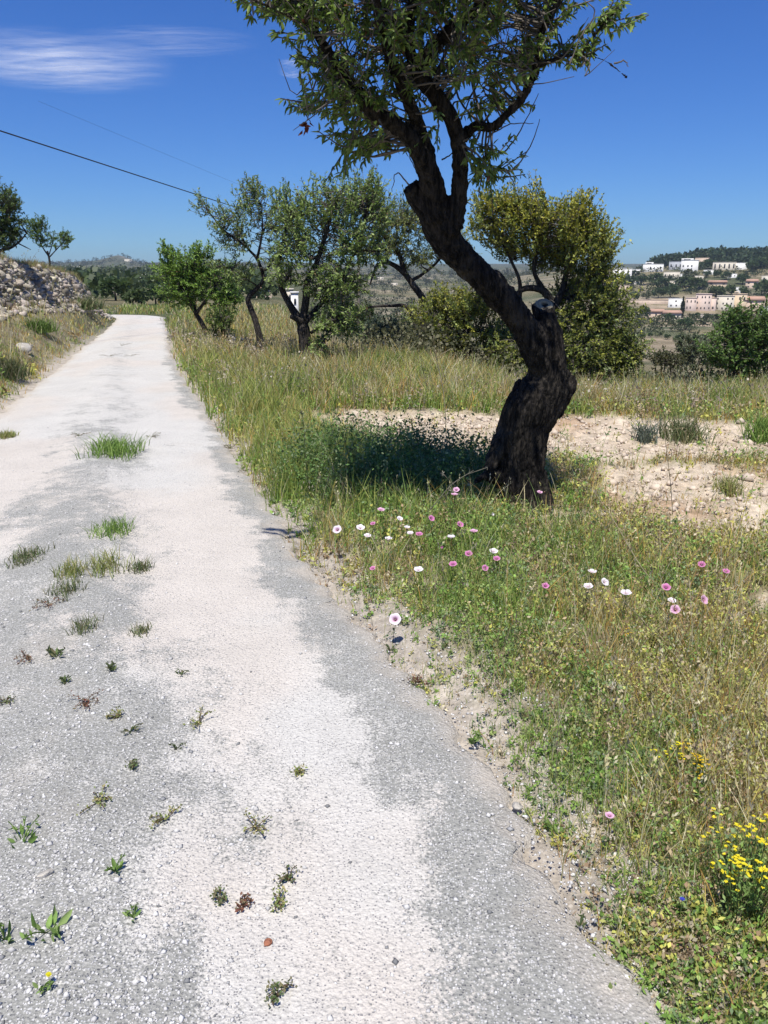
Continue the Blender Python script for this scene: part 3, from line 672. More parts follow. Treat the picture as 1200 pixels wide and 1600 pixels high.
V, F = leaf_geo(c_+rng.normal(size=(n, 3))*.015, norm(rdir(n)+np.array([0, 0, -.8])), rdir(n), np.full(n, .045), np.full(n, .02)); lf.add(V, F, col=np.tile([.20, .05, .03], (len(V), 1)))
tag(ob('dead_leaves', lf.mesh('dead_leaves', M['leaf'], False, TB), big), 'withered reddish leaves at a twig end')

# ---- middle trees
def g_at(px, py): p = ground(px, py); return np.array([p[0], p[1], p[2]-.04])
def L_(pp, Y0, Y1):
    n = len(pp)-1
    return [PY(x, y, Y0+(Y1-Y0)*k/n) for k, (x, y) in enumerate(pp)]
def B_(px, py, wx, wy, Y, dpt, n):
    c = PY(px, py, Y); s = np.linalg.norm(c-np.array([0, 0, CAM_H]))/FPX
    return (c, (wx*s, dpt, wy*s), n)
b = g_at(327, 531); Y = b[1]
build_tree('almond_tree', b, [(L_([(328, 533), (318, 510), (306, 490), (292, 465), (285, 440)], Y, Y), .085, .03), (L_([(306, 490), (325, 465), (345, 435)], Y, Y-.3), .05, .02), (L_([(306, 492), (300, 470), (265, 430), (262, 400)], Y, Y+.3), .05, .015)],
    [B_(270, 425, 26, 24, Y, .5, 60), B_(262, 398, 12, 12, Y, .4, 16), B_(300, 420, 28, 26, Y, .6, 80), B_(335, 440, 32, 30, Y, .6, 90), B_(290, 455, 36, 22, Y, .6, 85), B_(350, 470, 20, 25, Y, .5, 45), B_(318, 398, 14, 10, Y, .4, 18)],
    'low bushy almond tree on the right road edge, nearest the bend', leafL=.085, sl=.26, nl=30, cols=leafcols((.13, .23, .045), (.31, .45, .10)), quad=True, wfac=.42)
b = g_at(409, 553); Y = b[1]
build_tree('almond_tree', b, [(L_([(410, 555), (405, 525), (398, 498), (390, 478), (388, 465), (402, 450), (412, 435), (402, 405), (385, 385), (370, 350)], Y, Y+.3), .085, .02), (L_([(402, 405), (410, 360), (408, 320)], Y, Y), .03, .01), (L_([(385, 385), (350, 360), (322, 325)], Y, Y-.3), .03, .01)],
    [B_(355, 345, 26, 26, Y, .5, 26), B_(318, 322, 12, 14, Y-.3, .3, 9), B_(392, 325, 34, 32, Y, .6, 40), B_(395, 300, 16, 12, Y, .4, 12), B_(370, 375, 28, 26, Y, .5, 34), B_(430, 360, 34, 34, Y+.2, .6, 38), B_(375, 425, 26, 20, Y, .5, 26), B_(425, 405, 22, 20, Y, .5, 18), B_(345, 415, 18, 12, Y, .4, 8)],
    'slender almond tree with thin kinked black trunk, left of the thick dark trunk', leafL=.075, sl=.26, nl=24, cols=leafcols((.13, .20, .06), (.36, .43, .16)), quad=True, wfac=.36)
b = g_at(478, 572); Y = b[1]
build_tree('almond_tree', b, [(L_([(480, 576), (478, 545), (474, 515), (470, 498)], Y, Y), .15, .11), (L_([(474, 510), (455, 480), (440, 450), (435, 410), (445, 370), (450, 330)], Y, Y+.2), .085, .02), (L_([(472, 505), (478, 470), (480, 440), (492, 418), (505, 380), (520, 330), (530, 300)], Y, Y-.1), .08, .02), (L_([(476, 505), (505, 470), (535, 430), (560, 380), (575, 320)], Y, Y+.4), .06, .015), (L_([(486, 520), (510, 505), (530, 500)], Y, Y-.4), .03, .012), (L_([(476, 508), (466, 500), (455, 494)], Y, Y-.2), .06, .05)],
    [B_(450, 330, 28, 30, Y, .6, 34), B_(500, 330, 34, 34, Y, .8, 60), B_(470, 385, 38, 36, Y, .8, 70), B_(545, 320, 30, 34, Y+.2, .8, 55), B_(585, 330, 22, 36, Y+.4, .6, 40), B_(575, 300, 18, 20, Y+.4, .5, 20), B_(540, 385, 40, 38, Y+.2, .8, 80), B_(520, 440, 46, 34, Y, .8, 95), B_(530, 495, 36, 30, Y-.2, .7, 70), B_(450, 430, 22, 16, Y-.2, .5, 24), B_(500, 540, 18, 20, Y-.2, .4, 14), B_(590, 400, 16, 30, Y+.4, .5, 18)],
    'leafy almond tree with thick dark split trunk in the dry grass', leafL=.078, sl=.28, nl=25, cols=leafcols((.14, .22, .055), (.38, .46, .16)), quad=True, wfac=.38)
Yd_ = 23.; b = PY(664, 508, Yd_); b[2] = float(H(b[0], b[1]))-.05
build_tree('almond_tree', b, [([b]+L_([(664, 500), (662, 470), (645, 445), (630, 425), (606, 410), (588, 415)], Yd_, Yd_), .13, .05), (L_([(632, 425), (622, 395), (600, 370), (590, 340)], Yd_, Yd_+.3), .08, .02), (L_([(640, 440), (665, 425), (690, 400), (700, 360)], Yd_, Yd_), .05, .02), (L_([(588, 415), (582, 432), (578, 445)], Yd_, Yd_), .04, .02), ([b]+L_([(640, 486), (610, 478), (575, 480)], Yd_, Yd_), .06, .03), (L_([(606, 410), (600, 385), (570, 360)], Yd_, Yd_), .04, .015)],
    [B_(610, 350, 32, 34, Yd_, 1, 75), B_(585, 330, 20, 28, Yd_, .8, 30), B_(645, 350, 30, 38, Yd_, 1, 70), B_(690, 380, 34, 26, Yd_, .9, 60), B_(615, 385, 34, 16, Yd_, .8, 40), B_(655, 405, 34, 12, Yd_, .7, 30), B_(575, 385, 16, 22, Yd_, .6, 18), B_(720, 400, 20, 14, Yd_, .6, 16)],
    'grey-green tree with bare arched black limb seen left of the leaning trunk', leafL=.09, sl=.32, nl=24, cols=leafcols((.13, .17, .055), (.36, .38, .14)), quad=True, wfac=.36)
# the two broad yellow-green trees behind the leaning trunk
def carob(b, Y, limbs, blobs, label, cols, n_leaf=24, L=.072):
    return build_tree('carob_tree', b, limbs, blobs, label, leafL=L, sl=.33, nl=n_leaf, cols=cols, quad=True, wfac=.55, droop=.1, up=.45, skirt=True, dens=1.65)
Y = 17.6; b = PY(850, 560, Y); b[2] = float(H(b[0], b[1]))-.05
yel = leafcols((.115, .125, .020), (.30, .27, .035)); yg = leafcols((.085, .115, .024), (.22, .235, .045)); dk = leafcols((.035, .055, .018), (.10, .125, .038))
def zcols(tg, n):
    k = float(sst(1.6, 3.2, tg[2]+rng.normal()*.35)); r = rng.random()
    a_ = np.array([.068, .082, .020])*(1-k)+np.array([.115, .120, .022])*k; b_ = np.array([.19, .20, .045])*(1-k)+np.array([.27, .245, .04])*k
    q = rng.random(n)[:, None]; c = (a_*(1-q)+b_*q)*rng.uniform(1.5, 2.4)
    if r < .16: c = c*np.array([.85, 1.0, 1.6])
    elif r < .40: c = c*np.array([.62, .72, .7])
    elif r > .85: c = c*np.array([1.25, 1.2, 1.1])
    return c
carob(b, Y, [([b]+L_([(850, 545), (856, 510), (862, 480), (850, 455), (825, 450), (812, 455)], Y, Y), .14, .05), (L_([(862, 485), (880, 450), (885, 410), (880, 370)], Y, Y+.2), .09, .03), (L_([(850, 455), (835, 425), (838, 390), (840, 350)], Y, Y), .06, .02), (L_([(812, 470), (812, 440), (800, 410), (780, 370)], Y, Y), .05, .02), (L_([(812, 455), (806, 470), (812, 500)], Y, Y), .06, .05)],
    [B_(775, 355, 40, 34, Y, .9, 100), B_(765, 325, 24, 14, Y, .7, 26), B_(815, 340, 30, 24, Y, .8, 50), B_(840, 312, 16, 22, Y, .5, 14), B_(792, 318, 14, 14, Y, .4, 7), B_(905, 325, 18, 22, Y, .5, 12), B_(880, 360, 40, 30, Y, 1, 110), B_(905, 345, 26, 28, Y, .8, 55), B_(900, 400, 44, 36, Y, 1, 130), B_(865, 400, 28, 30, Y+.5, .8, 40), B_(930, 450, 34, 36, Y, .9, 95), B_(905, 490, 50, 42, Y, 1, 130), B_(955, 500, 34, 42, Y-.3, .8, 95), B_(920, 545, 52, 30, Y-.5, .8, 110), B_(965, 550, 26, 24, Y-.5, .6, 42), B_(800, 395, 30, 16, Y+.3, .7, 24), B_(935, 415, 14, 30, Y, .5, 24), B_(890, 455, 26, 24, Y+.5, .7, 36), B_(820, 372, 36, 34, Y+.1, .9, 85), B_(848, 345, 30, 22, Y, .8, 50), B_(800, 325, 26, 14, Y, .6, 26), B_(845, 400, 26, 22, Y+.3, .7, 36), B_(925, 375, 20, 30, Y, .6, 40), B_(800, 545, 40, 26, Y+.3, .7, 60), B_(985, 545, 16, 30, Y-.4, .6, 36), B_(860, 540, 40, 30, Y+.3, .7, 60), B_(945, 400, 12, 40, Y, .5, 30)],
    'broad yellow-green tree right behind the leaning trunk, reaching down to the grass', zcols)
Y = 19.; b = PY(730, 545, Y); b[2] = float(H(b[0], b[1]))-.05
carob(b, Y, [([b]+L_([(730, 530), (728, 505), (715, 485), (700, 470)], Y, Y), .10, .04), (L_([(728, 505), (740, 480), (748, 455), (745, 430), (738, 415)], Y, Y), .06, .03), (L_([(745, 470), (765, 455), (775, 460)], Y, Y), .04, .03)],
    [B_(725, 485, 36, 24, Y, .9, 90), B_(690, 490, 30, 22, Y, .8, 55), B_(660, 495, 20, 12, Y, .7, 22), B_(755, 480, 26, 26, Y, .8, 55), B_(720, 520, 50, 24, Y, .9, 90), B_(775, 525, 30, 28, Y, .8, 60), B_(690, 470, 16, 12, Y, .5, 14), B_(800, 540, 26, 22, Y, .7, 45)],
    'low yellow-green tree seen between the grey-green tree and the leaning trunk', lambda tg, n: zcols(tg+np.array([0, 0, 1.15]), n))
# ---- shrubs beyond the field and at the right edge
def shrub(px, py, wx, wy, Y, label, cols, n, L=.08, dp=.7, name='shrub', blobs=None, cat='shrub', zb=None):
    b = PY(px, py+wy, Y); b[2] = float(H(b[0], b[1]))-.04
    lim = []
    for k in range(5):
        e = PY(px+(k-2)*wx*.38, py-wy*.2*(2-abs(k-2)), Y+rng.uniform(-.3, .3)); lim.append(([b, (b+e)/2+rng.normal(size=3)*.05, e], .035, .012))
    bl = blobs or [B_(px, py, wx, wy, Y, dp, n)]
    return build_tree(name, b, lim, bl, label, cat, leafL=L, sl=.2, nl=24, cols=cols, quad=True, wfac=.5, up=.5, skirt=True)
Y = 19.
shrub(1155, 530, 46, 50, Y, 'dark green bushy tree cut by the right edge of the view beyond the grass', leafcols((.08, .15, .04), (.22, .33, .09)), 0, blobs=[B_(1165, 510, 34, 30, Y, .9, 110), B_(1145, 545, 42, 30, Y, .9, 110), B_(1190, 540, 30, 40, Y, .9, 90), B_(1215, 500, 26, 30, Y, .8, 50), B_(1150, 500, 14, 16, Y, .5, 18)], name='bushy_tree', cat='tree')
sagec = leafcols((.10, .13, .07), (.22, .25, .15)); 
shrub(1085, 545, 30, 20, 24., 'grey-green low shrub just left of the dark bushy tree', sagec, 90, .08)
shrub(1040, 562, 22, 12, 23., 'small dull shrub between the yellow-green tree and the grey-green shrub', leafcols((.07, .08, .03), (.15, .15, .07)), 45, .07)
shrub(600, 520, 40, 22, 25., 'rounded sage-grey shrub below the arched black limb', leafcols((.07, .105, .065), (.15, .19, .12)), 120, .08)
shrub(640, 505, 24, 18, 27., 'smaller sage-grey shrub right of the rounded one', leafcols((.08, .11, .06), (.17, .20, .12)), 60, .08)
shrub(570, 500, 20, 22, 27., 'dark upright shrub behind the sage-grey shrubs', leafcols((.04, .07, .02), (.10, .14, .04)), 60, .08)
shrub(345, 500, 20, 14, 21.5, 'small bright green bush between the two left almond trunks', leafcols((.08, .13, .03), (.18, .24, .06)), 45, .07)
# ---- trees on the terrace above the stone wall
bz = lambda px, Y: np.array([PY(px, 420, Y)[0], Y, float(H(PY(px, 420, Y)[0], Y))-.05])
Y = 24.5; b = bz(-8, Y)
build_tree('almond_tree', b, [([b]+L_([(-5, 405), (-4, 390), (-10, 350), (-15, 310)], Y, Y), .12, .04), (L_([(-5, 392), (15, 388), (30, 378), (42, 364)], Y, Y), .045, .015), (L_([(-5, 370), (10, 350), (18, 325)], Y, Y), .04, .015), (L_([(28, 380), (40, 386), (48, 390)], Y, Y), .02, .01)],
    [B_(-5, 345, 30, 40, Y, .8, 150), B_(8, 320, 18, 26, Y, .6, 60), B_(5, 365, 20, 18, Y, .6, 60), B_(-20, 310, 30, 30, Y, .8, 70), B_(33, 347, 4, 5, Y, .15, 5), B_(25, 360, 8, 8, Y, .3, 10)],
    'dark leafy tree above the stone wall at the left edge of the view', leafL=.075, sl=.2, nl=24, cols=leafcols(*G_dark), quad=True, wfac=.42)
Y = 32.; b = bz(78, Y)
build_tree('almond_tree', b, [([b]+L_([(78, 418), (77, 405), (74, 392)], Y, Y), .05, .035), (L_([(77, 402), (66, 385), (58, 365)], Y, Y), .03, .01), (L_([(76, 400), (82, 380), (84, 365)], Y, Y), .02, .01), (L_([(77, 402), (90, 388), (102, 375)], Y, Y), .025, .01)],
    [B_(60, 360, 16, 16, Y, .4, 60), B_(64, 350, 10, 10, Y, .3, 20), B_(52, 355, 9, 8, Y, .3, 14), B_(94, 375, 15, 13, Y, .4, 42), B_(104, 368, 7, 7, Y, .3, 9), B_(70, 380, 10, 9, Y, .3, 16)],
    'small young tree with two leafy clumps on top of the stone wall', leafL=.075, sl=.14, nl=20, cols=leafcols((.08, .14, .035), (.22, .31, .08)), quad=True, wfac=.42, tw_r=.004)
# ------------------------------------------------------------ dry stone wall on the left bank
stm, t = newmat('limestone'); oc = coord(t); cs = attr(t, 'col'); nA = noise(t, 7, 6, oc, .65); nB = noise(t, 40, 4, oc)
c = mixc(t, .9, cs, ramp(t, nA, [(.3, g3(.6)), (.7, g3(1.25))]), 'MULTIPLY')
c = mixc(t, ramp(t, noise(t, 3.3, 5, oc, .7), [(.56, g3(0)), (.66, g3(.7))]), c, (.10, .10, .095))
finish(t, c, .95, math_(t, 'ADD', nA, math_(t, 'MULTIPLY', nB, .5)), .8, .03, .1)
bms = bpy.data.meshes.new('ico'); import bmesh
bmx = bmesh.new(); bmesh.ops.create_icosphere(bmx, subdivisions=2, radius=1); IV = np.array([v.co[:] for v in bmx.verts]); IF = np.array([[v.index for v in f.verts] for f in bmx.faces]); bmx.free()
def rock(P, s, seed, ang=None):
    """one angular stone: a sphere cut by random planes"""
    r_ = np.random.default_rng(seed); V = IV.copy()
    for _ in range(9):
        n_ = norm(r_.normal(size=3)); d_ = r_.uniform(.45, .8); h_ = V@n_; V = V-np.where(h_ > d_, h_-d_, 0)[:, None]*n_
    V = V*np.asarray(s)*1.25; a_ = r_.uniform(0, 6.28) if ang is None else ang; c_, s_ = math.cos(a_), math.sin(a_)
    b_ = r_.normal()*.25; V = np.stack([V[:, 0], V[:, 1]*math.cos(b_)-V[:, 2]*math.sin(b_), V[:, 1]*math.sin(b_)+V[:, 2]*math.cos(b_)], 1)
    V = np.stack([V[:, 0]*c_-V[:, 1]*s_, V[:, 0]*s_+V[:, 1]*c_, V[:, 2]], 1)
    return V+P
wl_ = MB(); k = 0
def scol():
    g = rng.uniform(.30, .58); return np.array([g, g*rng.uniform(.84, .91), g*rng.uniform(.66, .78)])*(1 if rng.random() < .72 else .45)
for q in range(6500):
    Yq = 11+25.2*rng.random()**.9; f_ = rng.random(); dl = float(woff(Yq))-.66+.80*f_; x = float(xl(Yq))-dl/.957; zq = float(H(x, Yq))
    s_ = float(np.exp(rng.normal(math.log(.058), .40))); s_ = min(max(s_, .025), .16)*(1-.35*(Yq > 34.5))
    wl_.add(rock(np.array([x+rng.normal()*.04, Yq, zq+s_*.25]), (s_*rng.uniform(1., 1.6), s_, s_*rng.uniform(.55, .9)), k), IF, col=scol()); k += 1
for q in range(420):
    Yq = rng.uniform(11, 35.8); x = float(xl(Yq))-(float(woff(Yq))-.66)/.957+abs(rng.normal())*.12; s_ = rng.uniform(.03, .10)
    wl_.add(rock(np.array([x, Yq, float(H(x, Yq))+.02]), (s_*1.3, s_, s_*.7), k), IF, col=scol()); k += 1
o = ob('dry_stone_wall', wl_.mesh('dry_stone_wall', stm, False)); tag(o, 'crumbling dry stone wall of pale rough limestone along the left bank', 'wall')
# single rocks
rocks = [(40, 549, .16, 'pale rock in the left bank grass below the stone wall'), (170, 497, .14, 'flat pale rock at the road end of the stone wall'), (60, 513, .10, 'small rock in the grass under the middle of the wall'),
         (1150, 972, .05, 'largest pale rock in the stony patch at the right edge'), (1170, 966, .035, 'small pale rock behind the largest one in the stony patch'), (1190, 985, .03, 'lowest small stone of the stony patch at the right edge'),
         (960, 1076, .028, 'pale stone half hidden in the weeds right of centre'), (872, 768, .03, 'small stone beside the foot of the leaning trunk'), (1150, 862, .02, 'small white stone on the sandy soil at the far right'),
         (808, 1273, .014, 'white pebble on the gravelly road margin'), (76, 1407, .015, 'cream pebble lying on the grey gravel at lower left')]
for px, py, s, lb in rocks:
    p = ground(px, py); p[2] = p[2] if not (xl(p[1]) < p[0] < xr(p[1])) else float(road_z(p[0], p[1])); r_ = rock(np.array([0, 0, s*.25]), (s*1.3, s, s*.75), k); k += 1
    g_ = rng.uniform(.42, .55)
    tag(ob('rock', mesh('rock', r_, [IF], {'col': np.tile([g_, g_*.93, g_*.82], (len(r_), 1))}, False, [stm]), None, p), lb, 'rock')
p = ground(420, 1500); r_ = rock(np.zeros(3), (.012, .010, .006), k)
tag(ob('rock', mesh('rock', r_, [IF], {'col': np.tile([.36, .15, .09], (len(r_), 1))}, False, [stm]), None, np.array([p[0], p[1], float(road_z(p[0], p[1]))+.003])), 'tiny reddish-brown stone alone on the pale road', 'rock')
# clods of turned earth on the sandy soil
n = 8500; X = rng.uniform(-2.2, 5.5, n); Y = rng.uniform(3.4, 11, n); kp = soil(X, Y) > rng.uniform(.3, 1, n); X, Y = X[kp], Y[kp]; n = len(X)
sz = np.exp(rng.normal(np.log(.015), .6, n)).clip(.005, .07); g_ = rng.uniform(.46, .62, n)
V, F, cv = pebbles(np.stack([X, Y, H(X, Y)+sz*.2], 1), sz, np.stack([g_, g_*.83, g_*.66], 1), .6)
tag(ob('soil_clods', mesh('soil_clods', V, [F], {'col': cv}, False, [mp])), 'pale crumbly clods of turned sandy earth', 'soil', kind='stuff')

# ------------------------------------------------------------ ground vegetation
GREEN = np.array([[.21, .31, .065], [.30, .38, .09], [.40, .43, .12], [.15, .23, .06]])
STRAW = np.array([[.58, .51, .29], [.48, .42, .22], [.66, .60, .40], [.44, .41, .16]])
OCHRE = np.array([[.54, .34, .09], [.42, .24, .10], [.56, .43, .12]])
def pal(P, n): return P[rng.integers(0, len(P), n)]*rng.uniform(.8, 1.2, (n, 1))
def verge(n, r0, r1, a0=-33, a1=34, pw=1.0):
    r_ = r0*(r1/r0)**(rng.random(n)**pw) if pw == 1.0 else r0+(r1-r0)*rng.random(n)**pw
    a_ = np.radians(rng.uniform(a0, a1, n)); return r_*np.sin(a_), r_*np.cos(a_), r_
def place_mask(X, Y):
    dR_ = (X-xr(Y))*.957; dL_ = (xl(Y)-X)*.957
    jr = (fbm(X*3, Y*3, seed=111)-.5)*.5
    right = .25*sst(-.12, 0, dR_+jr*.5)+.75*sst(.0, .22, dR_+jr*.8); left = sst(.05, .3, dL_+jr)
    turn = (Y > 36.5) & (Y < 42.3) & (X < -9.5); right = np.where((Y > 36) & (X < -9.0), 0, right)
    m = np.where(dR_ > -.1, right, np.where(dL_ > -.1, left, 0))
    m = np.where((Y > 36.4), np.where((X < -9.6) & (Y < 42.2) & (Y > 36.4), 0, 1.), m)
    m = np.where((dL_ > woff(Y)-.62+.5*fbm(X*2,Y*2,seed=115)) & (dL_ < woff(Y)+.1) & (Y < 36.4) & (Y > 10), 0, m)
    return m, dR_, dL_
def dryness(X, Y):
    dR_ = (X-xr(Y))*.957
    d = .16+.42*sst(.35, 1.8, dR_)+.25*(1-sst(1.8, 3.0, Y))+2.0*(fbm(X*1.7, Y*1.7, seed=121, o=3)-.5)+.9*(vnoise(X*6, Y*6, seed=125)-.5)+.04*sst(6, 13, Y)
    d = d+.25*sst(1.2, 3, X)*(1-sst(2, 4, Y))+.35*((xl(Y)-X) > 0)
    return np.clip(d, 0, 1)
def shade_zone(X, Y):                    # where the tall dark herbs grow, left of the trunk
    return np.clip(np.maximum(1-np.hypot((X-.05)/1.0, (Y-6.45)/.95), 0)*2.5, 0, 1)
# --- grass blades
def grass_set(n, r0, r1, hsc, wmin, name, label, bias_dry, a0=-33, a1=34, thin=1.0, nseg=2, tuft=1):
    X, Y, r_ = verge(n, r0, r1, a0, a1)
    m, dR_, dL_ = place_mask(X, Y); so = soil(X, Y); nn_ = fbm(X*2.4, Y*2.4, seed=131)
    kp = rng.random(n) < m*(1-.93*so)*sst(.22, .55, nn_+.12)*thin
    X, Y, r_, dR_, dL_, so, nn_ = (a[kp] for a in (X, Y, r_, dR_, dL_, so, nn_))
    X = np.repeat(X, tuft)+rng.normal(size=len(X)*tuft)*.012*np.repeat(1+r_*.12, tuft); Y = np.repeat(Y, tuft)+rng.normal(size=len(Y)*tuft)*.012*np.repeat(1+r_*.12, tuft)
    r_, dR_, dL_, so, nn_ = (np.repeat(a, tuft) for a in (r_, dR_, dL_, so, nn_)); n = len(X)
    dr = dryness(X, Y)+bias_dry; h = hsc(X, Y, dR_, dL_)*rng.uniform(.45, 1.25, n)*(.45+1.1*nn_)*(.55+.9*vnoise(X*5.5, Y*5.5, seed=133))*(1-.5*so)
    wd = np.maximum(.0028, wmin*r_)*rng.uniform(.7, 1.3, n)
    q = rng.random(n); c = np.where((q < dr)[:, None], np.where((rng.random(n) < .38)[:, None], pal(OCHRE, n), pal(STRAW, n)), pal(GREEN, n))
    yl = sst(.0, .5, dR_)*(1-sst(.5, 1.3, dR_))*sst(5, 8, Y)*(1-sst(22, 30, Y)); k_ = rng.random(n) < yl*.6; c[k_] = pal(np.array([[.34, .37, .09], [.42, .40, .13]]), k_.sum())
    V, F, mm = blades(np.stack([X, Y, H(X, Y)-.01], 1), h, h*rng.uniform(.1, .75, n), wd, rng.uniform(0, 6.28, n), nseg)
    tag(ob(name, mesh(name, V, F, {'col': np.repeat(c, mm, 0)}, False, [M['grass']])), label, 'grass', kind='stuff')
near_h = lambda X, Y, dR_, dL_: np.where(dL_ > 0, .12, .06+.08*sst(.0, .6, dR_)+.07*sst(3.5, 5, Y)*(1-sst(1.2, 2.2, dR_)))
grass_set(33000, 1.2, 7.0, near_h, .0011, 'grass', 'short mixed green and yellowing grass on the near verge', 0, a0=-14, tuft=2)
mid_h = lambda X, Y, dR_, dL_: np.where(dL_ > 0, .09+.05*sst(1.2, 2, dL_), .24+.06*sst(0, .6, dR_)-.19*sst(.9, 1.9, dR_)*(1-sst(9.6, 10.8, Y))+.06*sst(9.5, 13, Y))
grass_set(85000, 6.0, 17, mid_h, .0009, 'meadow_grass', 'green and straw coloured grass of the field', -.02, tuft=2)
far_h = lambda X, Y, dR_, dL_: np.where(dL_ > 0, .11, .27)
grass_set(60000, 15, 62, far_h, .00085, 'dry_grass', 'tall dry grass along the far edge of the field', .16, tuft=2)
grass_set(5200, 1.6, 8.5, lambda X, Y, dR_, dL_: np.where(dL_ > 0, .2, .15+.17*sst(0, .9, dR_)*(1-.6*sst(1.2, 2.2, X)*sst(5.2, 6, Y))), .0007, 'wispy_grass', 'long thin arching yellow-green grass over the verge', .38, a0=-14, nseg=4)
# --- fine leafed herbs: little stems set with small leaves
def herbs(n, r0, r1, hmean, name, label, cols, leafs=14, lsz=.011, mask=None, a0=-16, a1=34, spread=.05, thin=1.):
    X, Y, r_ = verge(n, r0, r1, a0, a1); m, dR_, dL_ = place_mask(X, Y); so = soil(X, Y)
    mk_ = m*(1-.95*so)*thin
    if mask is not None: mk_ = mk_*mask(X, Y, dR_)
    kp = rng.random(n) < mk_; X, Y, r_, dR_ = X[kp], Y[kp], r_[kp], dR_[kp]; n = len(X)
    h = hmean(X, Y, dR_)*rng.uniform(.5, 1.3, n); g = H(X, Y)-.005; az = rng.uniform(0, 6.28, n); ln_ = h*rng.uniform(.1, .6, n)
    mb = MB(); base = np.stack([X, Y, g], 1)
    cst = cols(X, Y, n)
    V, F, mm = blades(base, h, ln_, np.full(n, .0022)*np.maximum(1, r_/3), az, 2); mb.add(V, F, col=np.repeat(cst*.9, mm, 0))
    t_ = rng.uniform(.12, 1.0, (n, leafs)); dv = np.stack([np.cos(az), np.sin(az), 0*az], 1)
    P = base[:, None]+np.array([0, 0, 1.])*(h[:, None]*t_*(1-.18*t_*.4))[..., None]+dv[:, None]*(ln_[:, None]*t_**1.8)[..., None]
    P = P+rng.normal(size=P.shape)*np.array([1, 1, .35])*spread*(.25+.5*h[:, None, None]/.15)*.35
    P = P.reshape(-1, 3); P[:, 2] = np.maximum(P[:, 2], np.repeat(g, leafs)+.004); k_ = len(P)
    Ls = np.repeat(lsz*np.maximum(1, r_/3.2), leafs)*rng.uniform(.5, 1.4, k_)
    V, F = quad_leaf(P, norm(rdir(k_)+np.array([0, 0, .25])), norm(rdir(k_)*.8+np.array([0, 0, .8])), Ls, Ls*rng.uniform(.35, .7, k_))
    cc_ = np.repeat(cst, leafs, 0)*rng.uniform(.75, 1.3, (k_, 1)); mb.add(V, F, col=np.repeat(cc_, 4, 0))
    tag(ob(name, mb.mesh(name, M['grass'])), label, 'weeds', kind='stuff')
def hc(X, Y, n):
    d = dryness(X, Y)+.06; q = rng.random(n) < d
    return np.where(q[:, None], np.where((rng.random(n) < .45)[:, None], pal(np.array([[.48, .37, .23], [.56, .48, .33], [.38, .26, .16]]), n), pal(np.array([[.50, .48, .12], [.44, .45, .14]]), n)), pal(np.array([[.17, .29, .06], [.24, .37, .085], [.31, .39, .13], [.21, .29, .14]]), n))
herbs(24000, 1.15, 7.5, lambda X, Y, d: .045+.10*sst(.05, .6, d), 'weeds', 'low fine leaved weeds covering the near verge', hc, 11, .0150, lambda X, Y, d: sst(.3, .55, fbm(X*3.2, Y*3.2, seed=141)+.08))
herbs(11000, 1.15, 6.5, lambda X, Y, d: .035+.05*sst(.05, .6, d), 'dead_weeds', 'brown dried out weeds and litter between the green ones', lambda X, Y, n: pal(np.array([[.40, .31, .20], [.30, .22, .14], [.48, .41, .30], [.24, .18, .12]]), n), 12, .010, lambda X, Y, d: sst(.45, .6, fbm(X*2.6, Y*2.6, seed=143)+.12*sst(.5, 2, d)))
herbs(9000, 6.5, 16, lambda X, Y, d: .16+0*X, 'field_weeds', 'low leafy weeds mixed into the field grass', hc, 10, .013, a0=-33)
herbs(2600, 9.8, 24, lambda X, Y, d: .36+0*X, 'dead_brush', 'grey-brown feathery dead brush in patches of the far field', lambda X, Y, n: pal(np.array([[.40, .34, .27], [.30, .24, .18], [.46, .41, .34], [.36, .26, .14]]), n), 20, .012, lambda X, Y, d: sst(.5, .62, fbm(X*.55, Y*.4, seed=147)), a0=-33, spread=.13)
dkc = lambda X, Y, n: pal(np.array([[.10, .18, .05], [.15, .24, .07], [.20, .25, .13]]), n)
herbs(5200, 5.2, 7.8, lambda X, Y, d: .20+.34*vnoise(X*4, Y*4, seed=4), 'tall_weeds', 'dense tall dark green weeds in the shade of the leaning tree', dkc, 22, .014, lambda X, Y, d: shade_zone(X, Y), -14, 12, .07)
# --- tall dry stalks with seed heads
def stalks(n, r0, r1, h0, h1, name, label, a0=-33, a1=34, thin=1., mask=None):
    X, Y, r_ = verge(n, r0, r1, a0, a1); m, dR_, dL_ = place_mask(X, Y); so = soil(X, Y); mk_ = m*(1-.8*so)*sst(.3, .65, fbm(X*1.3, Y*1.3, seed=151))*thin*(dL_ < 2.2)
    if mask is not None: mk_ = mk_*mask(X, Y)
    kp = rng.random(n) < mk_
    X, Y, r_ = X[kp], Y[kp], r_[kp]; n = len(X); h = rng.uniform(h0, h1, n); az = rng.uniform(0, 6.28, n); ln_ = h*rng.uniform(.05, .5, n)
    mb = MB(); base = np.stack([X, Y, H(X, Y)], 1); c = pal(np.vstack([STRAW, [[.30, .27, .20]], [[.22, .17, .12]]]), n)
    V, F, mm = blades(base, h, ln_, np.maximum(.0018, .0006*r_), az, 3); mb.add(V, F, col=np.repeat(c, mm, 0))
    tip = base+np.array([0, 0, 1.])*(h*(1-.18*np.minimum(ln_/h, 1.5)))[:, None]+np.stack([np.cos(az), np.sin(az), 0*az], 1)*ln_[:, None]
    kq = 5; P = np.repeat(tip, kq, 0)-np.array([0, 0, 1.])*rng.uniform(0, .06, (n*kq, 1)); Ls = np.repeat(np.maximum(.018, .0016*r_), kq)*rng.uniform(.6, 1.3, n*kq)
    V, F = quad_leaf(P, norm(rdir(n*kq)*.6+np.array([0, 0, 1.])), rdir(n*kq), Ls, Ls*.35); mb.add(V, F, col=np.repeat(np.repeat(c*1.05, kq, 0), 4, 0))
    tag(ob(name, mb.mesh(name, M['grass'])), label, 'grass', kind='stuff')
